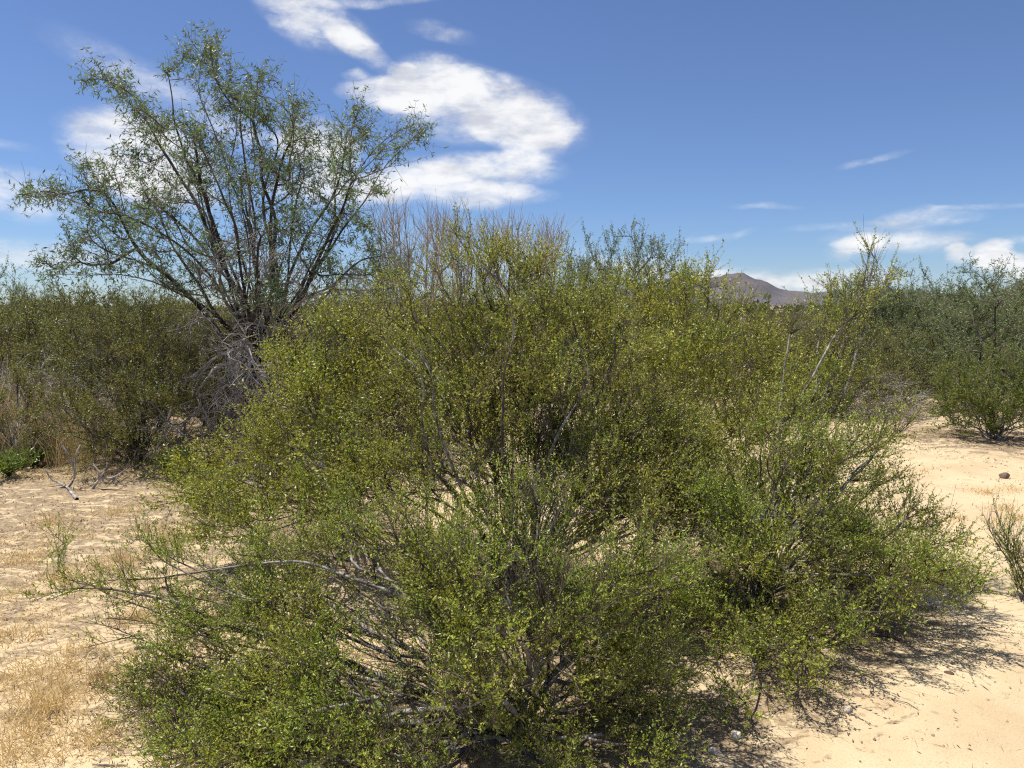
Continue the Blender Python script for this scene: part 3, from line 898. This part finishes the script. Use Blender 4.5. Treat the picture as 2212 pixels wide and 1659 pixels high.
PROTO = {}
def place(kind, var, px, Y, h, label, wid=1.0, group=None, rz=None, X=None):
    key = (kind, var)
    x = (ray(px, 660)[0] * Y) if X is None else X
    z = float(gz(x, Y)) - .03
    if rz is None: rz = (px * .137 + Y * 1.7) % 6.28
    if key not in PROTO:
        PROTO[key] = [proto_plant(kind, 100 + var * 7 + len(kind)), None]
    (fill, H, R, nm, cat), src = PROTO[key]
    s = h / H
    sc = (s * wid, s * wid, s)
    if src is None:
        r = thing(nm, label, cat, (x, Y, z), rz, group, sc)
        fill(r)
        PROTO[key][1] = r
    else:
        r = copy_tree(src, (x, Y, z), rz, sc, label, group)
    return r

place('dead', 0, 70, 9.4, 1.15, 'grey leafless dead shrub among the straw grass at the left edge', 1.0)
place('dead', 1, 165, 9.0, 1.0, 'brown twiggy dead shrub between the left edge bush and the shaded creosote', .9)
place('dead', 0, 640, 7.2, .85, 'grey dead shrub at the foot of the mesquite, behind the yellowish creosote', 1.0)
place('creosote', 0, 60, 11.5, 1.75, 'creosote bush at the left edge behind the grey dead shrub', 1.1)
place('creosote', 1, 190, 12.2, 1.6, 'olive creosote bush seen under the tip of the lowest mesquite limb', 1.2)
place('creosote', 2, 470, 11.0, 1.6, 'creosote bush behind the mesquite trunk on its left', 1.1)
place('creosote', 0, 345, 12.8, 1.75, 'creosote bush in the gap under the long left limb of the mesquite', 1.1)
place('creosote', 1, 700, 10.8, 1.7, 'creosote bush close behind the mesquite trunk on its right', 1.1)
place('creosote', 2, 790, 9.6, 1.55, 'shaded creosote bush right of the mesquite trunk, under the bare drooping branches', .9)
place('creosote', 0, 880, 10.4, 1.8, 'creosote bush at the foot of the reddish bare shrub', .9)
place('bare', 0, 900, 12.0, 3.2, 'reddish brown leafless shrub of upright whips, nearest to the mesquite', 1.0)
place('bare', 1, 1010, 13.0, 3.1, 'pale leafless shrub of upright whips behind the top of the tallest creosote', 1.15)
place('bare', 0, 1135, 14.0, 3.15, 'grey leafless shrub fanning out right of the tallest creosote top', 1.25, rz=2.5)
place('mesquite', 0, 835, 14.5, 2.9, 'thin grey-green mesquite between the big mesquite and the reddish bare shrub', .6)
place('mesquite', 1, 1255, 15.0, 3.0, 'pale green mesquite right of the leafless shrubs', .75)
place('mesquite', 0, 1350, 16.0, 3.25, 'pale feathery mesquite, the tallest of the row left of the mountain', .75, rz=1.0)
place('mesquite', 1, 1440, 15.5, 2.95, 'pale mesquite at the right end of the row, next to the mountain peak', .7, rz=4.0)
place('creosote', 1, 1560, 11.5, 1.85, 'creosote bush in front of the mountain peak', 1.0)
place('creosote', 2, 1690, 12.0, 1.3, 'creosote bush in front of the saddle of the mountain', 1.1)
place('mesquite', 2, 1840, 17.5, 2.4, 'grey-green mesquite behind the long diagonal branch', .95)
place('mesquite', 0, 1890, 15.5, 2.45, 'bushy grey-green mesquite right behind the tip of the diagonal branch', .9, rz=3.0)
place('mesquite', 1, 1990, 15.0, 2.4, 'tall grey-green mesquite left of the one with the forked black trunk', .9, rz=2.0)
place('mesquite', 2, 2075, 16.0, 2.25, 'low grey-green mesquite in the gap of the right-hand row', .9, rz=1.0)
place('mesquite', 0, 2235, 14.5, 1.95, 'grey-green mesquite cut by the right edge of the photo', .9, rz=5.0)
place('creosote', 0, 1975, 13.0, 1.35, 'low olive creosote bush in front of the right-hand mesquites', 1.2)
place('dead', 1, 1900, 11.5, .8, 'grey dead shrub lying low behind the open sand', 1.3)
place('creosote', 2, 1830, 12.0, 1.5, 'creosote bush behind the thin middle of the diagonal branch', 1.0)

place('creosote', 1, 440, 9.9, 1.55, 'creosote bush close behind the grey dead branches of the mesquite', .9)
place('creosote', 0, 600, 10.3, 1.7, 'creosote bush hidden behind the mesquite trunk', 1.0)
place('mesquite', 1, 15, 13.5, 2.35, 'grey-green mesquite rising above the scrub at the left edge', .7)
place('mesquite', 2, 120, 17.5, 2.35, 'low grey-green mesquite under the end of the lowest limb', .9)
place('mesquite', 0, 300, 19.0, 2.15, 'small distant mesquite seen under the long left limb', 1.0)
place('mesquite', 1, 745, 16.0, 2.4, 'distant mesquite right of the big mesquite trunk', .8)

# right mesquite with the visible forked black trunk
def forked_mesquite():
    rng = rng_(41)
    Y = 13.2
    x = ray(2170, 660)[0] * Y
    base = np.array([x, Y, float(gz(x, Y)) - .03])
    T = lambda pts, dy: [at(a, b, Y + dy * i / (len(pts) - 1)) for i, (a, b) in enumerate(pts)]
    stems = [[base] + T([(2160, 780), (2150, 745)], 0),
             T([(2150, 745), (2130, 715), (2110, 680), (2105, 640), (2085, 610)], -.3),
             T([(2150, 745), (2145, 700), (2140, 650), (2150, 610)], .4),
             T([(2150, 745), (2175, 725), (2200, 712)], -.4),
             T([(2155, 760), (2200, 690), (2230, 640)], .5)]
    cl = [(2090, 640, Y - .3, 40), (2140, 630, Y, 40), (2190, 650, Y, 45), (2060, 690, Y - .3, 45), (2110, 720, Y - .5, 50, .6), (2170, 700, Y + .5, 50), (2220, 700, Y, 55),
          (2060, 750, Y - .3, 45), (2110, 790, Y, 50), (2210, 770, Y, 55), (2030, 700, Y + .5, 40), (2160, 800, Y, 50)]
    att = clump_points(cl, rng, .32)
    g = grow(base, stems, att, rng, bf=.3, step=.14, bend=.016, r0=.003, rmax=.06, expo=.46)
    TP = make_twigs(g, rng, 4, .32, .8, .35, maxflow=22, nseg=2)
    lv = leaves(TP, rng, 7, .052, .014, fwd=.4, cluster=2)
    root = thing('mesquite_tree', 'grey-green mesquite on the right with a bare black forked trunk', 'tree', base)
    plant_parts(root, base, g, TP, lv, M_BARK_M, M_TWIG_M, M_MESQ_FAR, .012, twig_r=(.004, .002), stem_name='limb')
forked_mesquite()

# individual bushes filling the flat behind, nearest first
rng = rng_(55)
spots = []
tries = 0
while len(spots) < 84 and tries < 6000:
    tries += 1
    Y = 12 + 30 * rng.random() ** 1.0
    x = rng.uniform(-.82, .82) * Y
    if all(math.hypot(x - a, Y - b) > 2.0 for a, b in spots): spots.append((x, Y))
for i, (x, Y) in enumerate(sorted(spots, key=lambda s: s[1])):
    saddle = .25 < x / Y < .42
    ms = rng.random() < (.55 if x > 4 else .18) and not saddle
    side_ = ('left of the big mesquite trunk' if x / Y < -.33 else 'between the big mesquite and the front bushes' if x / Y < -.12 else 'behind the front creosote bushes' if x / Y < .40 else 'beyond the open sand at right')
    if ms: place('mesquite', i % 3, 0, Y, rng.uniform(1.9, 2.4), 'grey-green mesquite in the distant scrub ' + side_, rng.uniform(.8, 1.1), 'mesquites in the scrub ' + side_, X=x, rz=rng.random() * 6.28)
    else: place('creosote', i % 3, 0, Y, rng.uniform(1.3, 2.15) * (.8 if saddle else 1), 'olive creosote bush in the distant scrub ' + side_, rng.uniform(.95, 1.3), 'creosote bushes in the scrub ' + side_, X=x, rz=rng.random() * 6.28)

def far_scrub():
    rng = rng_(61)
    n = 2000
    Y = 40 + 560 * rng.random(n) ** 1.6
    X = rng.uniform(-.95, .95, n) * Y
    H = rng.uniform(1.1, 3.0, n); R = rng.uniform(.9, 1.8, n)
    m = 16
    c = np.stack([X, Y, gz(X, Y)], -1)
    d = nrm(rng.normal(size=(n, m, 3))); d[..., 2] = np.abs(d[..., 2])
    p = c[:, None] + d * (rng.random((n, m, 1)) ** .45) * np.stack([R, R, H], -1)[:, None]
    p = p.reshape(-1, 3)
    a = nrm(rng.normal(size=p.shape)); b = nrm(np.cross(a, rng.normal(size=p.shape)))
    s = (rng.uniform(.12, .28, len(p)) * (1 + p[:, 1] / 160))[:, None]
    V = np.stack([p - a * s, p + b * s * .5, p + a * s, p - b * s * .5], 1).reshape(-1, 3)
    Q = np.arange(len(V)).reshape(-1, 4)
    o = link('desert_scrub', mesh_from('desert_scrub', V, Q, attr=rng.random(len(Q))), M_SCRUB, kind='stuff')
    o['label'] = 'far-off band of creosote and mesquite scrub along the horizon'; o['category'] = 'scrub'
far_scrub()

# ------------------------------------------------------------------ mountains
def mountains():
    D0, D1 = 3600.0, 5200.0
    nx, ny = 330, 50
    pxs = np.linspace(-900, 3200, nx)
    prof = [(-900, 661), (200, 661), (700, 660), (1200, 648), (1380, 618), (1460, 600), (1530, 596), (1570, 587), (1600, 594), (1640, 607), (1680, 620), (1730, 631), (1760, 633),
            (1820, 629), (1880, 622), (1960, 626), (2020, 634), (2100, 640), (2150, 628), (2180, 614), (2212, 604), (2260, 590), (2400, 600), (2700, 640), (3200, 655)]
    py = np.interp(pxs, [p[0] for p in prof], [p[1] for p in prof])
    V = []
    for j in range(ny):
        t = j / (ny - 1)
        D = D0 + (D1 - D0) * t
        ridge = math.exp(-((t - .55) / .26) ** 2)
        for i in range(nx):
            r = ray(pxs[i], py[i])
            x = r[0] * (D0 + (D1 - D0) * .55) * (1 + (t - .55) * .25)
            top = max(0, r[2] * (D0 + (D1 - D0) * .55) + CAM_H)
            V.append((x, D, top, ridge))
    V = np.array(V)
    nzv = fbm(V[:, 0] / 260.0, V[:, 1] / 260.0, 5, 77, .55) - .5
    rid = 1 - 2 * np.abs(fbm(V[:, 0] / 180.0 + 5, V[:, 1] / 420.0, 4, 91) - .5)
    z = V[:, 2] * V[:, 3] * (.80 + .24 * rid) + nzv * 52 * V[:, 3] * np.clip(V[:, 2] / 60, 0.1, 1) - 3
    P = np.stack([V[:, 0], V[:, 1], z], -1)
    a = (np.arange(ny - 1)[:, None] * nx + np.arange(nx - 1)[None]).ravel()
    Q = np.stack([a, a + 1, a + nx + 1, a + nx], -1)
    m, t = new_mat('mountain_rock_hazed')
    geo = t.new('ShaderNodeNewGeometry')
    n = t.noise(geo.outputs['Position'], .006, 6, .65)
    n2 = t.noise(geo.outputs['Position'], .05, 4, .65)
    c = t.mix(t.ramp(n, .4, .62), (.150, .136, .146, 1), (.112, .107, .118, 1))  # rock tone with the grey-blue of distant haze painted in
    c = t.mix(t.math('MULTIPLY', t.ramp(n2, .5, .65), .4), c, (.085, .085, .080, 1))
    bs = t.new('ShaderNodeBsdfPrincipled', ins={'Base Color': c, 'Roughness': 1.0, 'Specular IOR Level': .0})
    t.new('ShaderNodeOutputMaterial', ins={0: bs.outputs[0]})
    link('mountains', mesh_from('mountains', P, Q, smooth=True), m, kind='structure')
mountains()

# ------------------------------------------------------------------ ground cover
def blades(c, rng, per, h, lean=.5, spread=.06, w=.0022, wob=.3, wfar=(1.0, 0.0)):
    """grass blades in tufts around the points c; three segments each"""
    n = len(c) * per
    b = np.repeat(c, per, 0) + np.concatenate([rng.normal(size=(n, 2)) * spread, np.zeros((n, 1))], 1)
    b[:, 2] = gz(b[:, 0], b[:, 1]) - .004
    d = nrm(np.concatenate([rng.normal(size=(n, 2)) * lean, np.ones((n, 1))], 1))
    L = np.repeat(np.broadcast_to(h, (len(c),)), per) * (.4 + .8 * rng.random(n))
    side = nrm(np.cross(d, rng.normal(size=(n, 3))))
    fall = np.concatenate([rng.normal(size=(n, 2)) * wob, -rng.random((n, 1)) * wob], 1)
    p0, p1 = b, b + d * (L * .5)[:, None]
    p2 = p1 + nrm(d + fall) * (L * .5)[:, None]
    W = (w * (.7 + .6 * rng.random(n)) * (wfar[0] + wfar[1] * b[:, 1]))[:, None] * side
    V = np.stack([p0 - W, p0 + W, p1 + W * .8, p1 - W * .8, p2], 1).reshape(-1, 3)
    o = (np.arange(n) * 5)[:, None]
    Q = o + np.array([[0, 1, 2, 3]]); T = o + np.array([[3, 2, 4]])
    r = rng.random(n)
    return V, Q, T, np.concatenate([r, r])

def grass_object(name, c, rng, per, h, mat, label=None, cat=None, kind=None, **kw):
    V, Q, T, r = blades(c, rng, per, h, **kw)
    org = np.array([0, 0, 0.0])
    if kind is None:
        org = c.mean(0).copy(); org[2] = float(gz(org[0], org[1]))
    o = link(name, mesh_from(name, V - org, Q, T, attr=r), mat)
    o.location = [float(q) for q in org]
    if label: o['label'] = label; o['category'] = cat
    if kind: o['kind'] = kind
    return o

TUFTS = [
    ((140, 1250), 120, .12, .08, 'golden grass tuft left of the drooping branch tips, on littered ground'),
    ((60, 1215), 110, .11, .09, 'pale grass tuft near the left edge, above the sparse tuft on bare sand'),
    ((290, 1340), 110, .11, .07, 'golden grass tuft under the thin left branches'),
    ((110, 1130), 90, .12, .10, 'brownish grass tuft on the littered ground below the forked dead branch'),
    ((250, 1110), 80, .11, .09, 'brownish grass tuft below the slanted dead branch'),
    ((45, 1375), 130, .12, .09, 'golden grass tuft at the left edge between sand patches'),
    ((230, 1470), 140, .12, .08, 'golden grass tuft beside the left tips of the front bush'),
    ((120, 1460), 120, .11, .08, 'golden grass tuft just above the largest tuft'),
    ((2190, 1060), 60, .07, .07, 'golden grass tuft on the sand right of the dark stone'),
    ((2195, 1120), 50, .07, .05, 'thin golden tuft above the sparse shrub at the right edge, close to the frame'),
    ((95, 1530), 240, .16, .085, 'large straw coloured grass tuft near the lower left corner'),
    ((60, 1590), 150, .14, .09, 'straw grass tuft just below the large one in the lower left corner'),
    ((200, 1600), 150, .11, .08, 'flattened straw grass tuft at the bottom left, beside the tips of the front bush'),
    ((30, 1650), 160, .13, .09, 'straw grass tuft in the very corner at the lower left'),
    ((165, 1410), 120, .09, .08, 'pale grass tuft left of the fallen grey stick, under the drooping branch tips'),
    ((20, 1470), 90, .09, .07, 'small grass tuft touching the left edge above the largest tuft'),
    ((330, 1150), 110, .12, .10, 'golden grass tuft behind the long branch reaching left'),
    ((255, 1215), 130, .13, .10, 'golden grass tuft under the tip of the long branch reaching left'),
    ((30, 1290), 80, .09, .08, 'sparse straw tuft on bare sand near the left edge'),
    ((380, 1165), 70, .12, .07, 'golden grass tuft between the branches at left of the front bush'),
    ((1540, 1235), 60, .08, .06, 'dry grass tuft seen through the gap between the two nearest bushes'),
    ((2130, 1065), 60, .06, .05, 'small golden grass tuft on the sand left of the dark stone'),
    ((2170, 1098), 70, .07, .06, 'golden grass tuft on the sand just below the dark stone'),
    ((2150, 1130), 40, .06, .04, 'thin dry tuft above the sparse shrub at the right edge'),
    ((2065, 1120), 40, .05, .05, 'tiny grass tuft on the sand left of the sparse right edge shrub'),
    ((2060, 1210), 30, .05, .03, 'dark dry tuft standing alone on sand right of the bush tips'),
    ((2035, 1330), 24, .04, .03, 'tiny dead tuft on the clean sand at the lower right'),
]
for i, (pp, n, h, sp, lab) in enumerate(TUFTS):
    c = ground_pt(*pp)[None]
    dist = c[0, 1]
    grass_object('grass_tuft', c, rng_(500 + i), int(n * 1.4), h * 1.1, M_STRAW, lab, 'grass tuft', lean=.65, spread=sp, w=.0010 + .00022 * dist, wob=.5)

# tall dry grass at the left edge
for i, (px, Y, h, n, lab) in enumerate([(10, 8.6, .95, 420, 'tall pale dry grass clump at the left edge of the photo'),
                                        (75, 9.6, .9, 320, 'tall dry grass clump right of the pale one at the left edge'),
                                        (120, 8.9, .6, 260, 'shorter dry grass clump in front of the shaded creosote'),
                                        (640, 9.8, .6, 260, 'dry grass clump behind the mesquite trunk'),
                                        (210, 9.4, .7, 240, 'dry grass clump behind the brown dead shrub'),
                                        (35, 8.0, .6, 300, 'short pale grass clump in front of the low left edge bush'),
                                        (150, 8.3, .55, 220, 'short grey grass clump right beside the low left edge bush'),
                                        (-60, 9.2, 1.0, 300, 'dry grass clump cut by the left edge of the photo')]):
    x = ray(px, 660)[0] * Y
    grass_object('dry_grass_clump', np.array([[x, Y, 0.0]]), rng_(540 + i), n, h, M_STRAW_GREY if i % 2 else M_STRAW, lab, 'grass',
                 lean=.22, spread=.22, w=.0032, wob=.45)

def scatter(n, rng, dens_fn, x0, x1, y0, y1):
    out = np.zeros((0, 3))
    while len(out) < n:
        x = rng.uniform(x0, x1, n * 2); y = rng.uniform(y0, y1, n * 2)
        k = rng.random(n * 2) < dens_fn(x, y)
        out = np.concatenate([out, np.stack([x[k], y[k], gz(x[k], y[k])], -1)])
    return out[:n]

def left_side(x, y):
    return np.clip(1 / (1 + np.exp((x + .8 + .12 * (y - 3)) * 2.4)), 0, 1) * (fbm(x * .9, y * 2.4, 3, 5) > .50) * np.clip(1.25 - (y - 2) * .06, .2, 1)
r1 = rng_(71)
c = scatter(2600, r1, left_side, -5.5, 1.0, 1.6, 9.5)
c2 = scatter(90, r1, lambda x, y: (fbm(x * 1.2, y * 1.8, 2, 6) > .55) * 1.0, 2.4, 5.5, 4.6, 9.0)
o = grass_object('dry_grass', np.concatenate([c, c2]), r1, 9, .06, M_STRAW, 'thin straw coloured dry grass scattered over the sand', 'grass', kind='stuff', lean=1.3, spread=.06, w=.0020, wob=.8, wfar=(.5, .16))

# leaf and twig litter, fine debris
def litter():
    rng = rng_(81)
    def dens(x, y):
        d = np.zeros_like(x)
        for (bx, by, rr, wg) in LITTER_SPOTS:
            d = np.maximum(d, wg * np.exp(-(((x - bx) ** 2 + (y - by) ** 2) / (rr * 1.0) ** 2)))
        left = 1 / (1 + np.exp((x + .55) * 2.2))
        d = np.maximum(d, .45 * left)
        return np.maximum(d, .06) * (.4 + 1.2 * (fbm(x * 3, y * 6, 3, 9) > .5))
    c = scatter(36000, rng, dens, -6, 6, 1.8, 11)
    n = len(c)
    L = rng.uniform(.005, .016, n)[:, None]; stick = rng.random(n)[:, None] < .3
    L = np.where(stick, L * 3.2, L); W = np.where(stick, .0011, L * .25)
    L = L * (.7 + c[:, 1:2] * .08); W = W * (.7 + c[:, 1:2] * .10)
    d = nrm(np.concatenate([rng.normal(size=(n, 2)), rng.normal(size=(n, 1)) * .28], 1))
    s = nrm(np.cross(d, np.array([0, 0, 1.0]) + rng.normal(size=(n, 3)) * .4))
    p = c + np.array([0, 0, .005])
    V = np.stack([p - d * L, p + s * W, p + d * L, p - s * W], 1).reshape(-1, 3)
    Q = np.arange(len(V)).reshape(-1, 4)
    o = link('leaf_litter', mesh_from('leaf_litter', V, Q, attr=rng.random(n)), M_LITTER, kind='stuff')
    o['label'] = 'fine brown leaf and twig litter lying on the sand'; o['category'] = 'litter'
    c = scatter(4200, rng, lambda x, y: .2 + .8 * (fbm(x * 2, y * 2, 2, 12) > .52), -5, 5.5, 1.8, 9)
    V, T = octa(c, rng.uniform(.0015, .0065, len(c)) * (1 + .08 * c[:, 1]))
    V += rng.normal(size=V.shape) * .0006
    o = link('gravel', mesh_from('gravel', V, tris=T), M_STONE, kind='stuff')
    o['label'] = 'scattered small gravel on the sand'; o['category'] = 'gravel'
litter()

def rock(px, py, size, mat, label, seed, squash=.65):
    import bmesh
    p = ground_pt(px, py)
    bm = bmesh.new()
    bmesh.ops.create_icosphere(bm, subdivisions=3, radius=1.0)
    rg = rng_(seed)
    co = np.array([v.co[:] for v in bm.verts])
    dirs = nrm(rg.normal(size=(9, 3)))
    off = rg.uniform(.55, .9, 9)
    for d, o_ in zip(dirs, off):
        k = co @ d
        m = k > o_
        co[m] -= ((k[m] - o_) * .85)[:, None] * d
    co *= np.array([1.0, .85, squash]) * size
    co += rg.normal(size=co.shape) * size * .012
    for v, c_ in zip(bm.verts, co): v.co = c_
    me = bpy.data.meshes.new('stone'); bm.to_mesh(me); bm.free()
    o = link('stone', me, mat, label=label, category='stone')
    o.location = (p[0], p[1], p[2] + size * squash * .12)
    o.rotation_euler = (0, 0, rg.uniform(0, 6))
for a in [(2170, 1030, .055, M_STONE_DARK, 'dark reddish brown stone alone on the sand near the right edge', 1, .8),
          (2050, 1455, .022, M_STONE_DARK, 'tiny dark pebble on clean sand at the lower right', 2),
          (1590, 1590, .030, M_STONE_PALE, 'pale stone under the fringe of branches at the bottom, right of centre', 3),
          (1830, 1535, .026, M_STONE_PALE, 'pale chip of stone beside the shadow edge at the lower right', 4),
          (1545, 1625, .028, M_STONE_PALE, 'pale flat stone by the bottom edge in the dappled shadow', 5),
          (370, 1132, .035, M_STONE, 'brown stone on the littered ground behind the left branches', 6),
          (335, 1130, .028, M_STONE_DARK, 'small dark stone left of the brown one', 7),
          (2085, 1235, .016, M_STONE_DARK, 'small dark pebble right of the bush tips', 8)]:
    rock(*a)

def stick(name, label, paths, r, mat, cat='branch', gpx=True):
    """a fallen branch: list of paths of (px, py, height above the ground) standing on the ground"""
    V = []
    allp = []
    for i, path in enumerate(paths):
        pts = []
        for (x, y, h) in path:
            g0 = ground_pt(x, y)
            if h > .01:
                # a raised point: keep the distance of the path's foot
                g0 = at(x, y, path_foot[1] + (h * .1)) if False else at(x, y, foot_Y)
                pts.append(g0)
            else:
                foot_Y = g0[1]
                pts.append(g0 + np.array([0, 0, r * .8]))
        allp.append(np.array(pts))
    org = allp[0][0].copy()
    parts = []
    rg = rng_(int(org[0] * 1000) % 9999 + 7)
    root = thing(name, label, cat, org) if len(paths) > 1 else None
    for i, pts in enumerate(allp):
        q = wander(catmull(pts, .05), .003 + r * .12, rg)
        n = len(q)
        d = np.gradient(q, axis=0)
        rr = np.linspace(r if i == 0 else r * .7, r * .35, n)
        v, f = tubes(q[:-1], q[1:], rr[:-1], rr[1:], d[:-1], d[1:], 6)
        me = mesh_from(name, v - org, f, smooth=True)
        if root is None:
            o = link(name, me, mat, label=label, category=cat); o.location = [float(k) for k in org]
        else:
            link('main_branch' if i == 0 else 'side_branch', me, mat, root)

stick('fallen_branch', 'bleached forked dead branch lying at the edge of the tree shade at left',
      [[(165, 1082, 0), (140, 1050, 0), (115, 1035, .1), (98, 1015, .1)], [(145, 1055, 0), (160, 1030, .1), (160, 1000, .2), (165, 975, .2), (180, 948, .3)],
       [(142, 1052, 0), (120, 1055, .1)], [(160, 1012, .2), (148, 985, .2), (132, 960, .2)]], .017, M_DEAD)
stick('fallen_branch', 'bleached dead branch propped up at a slant, right of the forked one',
      [[(200, 1058, 0), (212, 1036, .1), (240, 1030, .1), (275, 1012, .1)], [(212, 1036, .1), (225, 1020, .1), (232, 998, .2)], [(212, 1036, .1), (215, 1020, .1), (200, 1000, .2)]], .014, M_DEAD)
stick('fallen_stick', 'grey stick lying on sand left of the front bush, below the drooping tips', [[(292, 1402, 0), (340, 1398, 0), (380, 1395, 0)]], .008, M_BARK_C, 'stick')
stick('fallen_stick', 'thin curved twig on the open sand at the lower right', [[(2115, 1478, 0), (2135, 1495, 0), (2150, 1512, 0)]], .004, M_BARK_C, 'stick')
stick('fallen_stick', 'dark twig with a crooked end on clean sand below the bush tips at right', [[(1880, 1375, 0), (1930, 1380, 0), (1985, 1420, 0)]], .003, M_BARK_M, 'stick')
stick('fallen_stick', 'short dark twig lying on clean sand near the right edge', [[(2110, 1352, 0), (2130, 1362, 0), (2160, 1372, 0)]], .004, M_BARK_M, 'stick')
stick('fallen_stick', 'dark branch lying on the ground at the foot of the sparse right edge shrub', [[(2120, 1278, 0), (2160, 1283, 0), (2225, 1298, 0)]], .008, M_BARK_C, 'stick')
stick('fallen_stick', 'faint twig on the sand below the dark pebble', [[(1925, 1510, 0), (1960, 1522, 0), (1985, 1535, 0)]], .003, M_BARK_C, 'stick')
stick('fallen_stick', 'thin stick lying along the bottom edge at the lower left', [[(200, 1652, 0), (240, 1654, 0), (275, 1655, 0)]], .005, M_BARK_C, 'stick')

# green weeds in the shade at the left
def weed(px, py, label, seed, R=.28, H=.3, n=420):
    rng = rng_(seed)
    b = ground_pt(px, py)
    m = 60
    a = rng.random(m) * 6.283
    tip = np.stack([np.cos(a) * R * rng.random(m), np.sin(a) * R * rng.random(m), H * (.5 + .6 * rng.random(m))], -1)
    P = np.stack([np.zeros((m, 3)), tip * np.array([.3, .3, .45]), tip * np.array([.65, .65, .8]), tip], 1)
    root = thing('green_weed', label, 'plant', b)
    V, Q = twig_tubes(P, .003, .0015)
    link('stems', mesh_from('stems', V, Q, smooth=True), M_WEED, root, kind='stuff')
    V, Q, r = leaves(P, rng, 9, .075, .014, fwd=.8, up=.2)
    link('foliage', mesh_from('foliage', V, Q, attr=r), M_WEED, root, kind='stuff')
weed(20, 1030, 'bright green leafy weed at the left edge in front of the dead branches', 91, .36, .24)
weed(372, 1030, 'small dark green weed in the shade left of the front bushes', 92, .2, .26)
weed(70, 1010, 'low green weed right of the bright one at the left edge', 93, .3, .2)

build_ground()
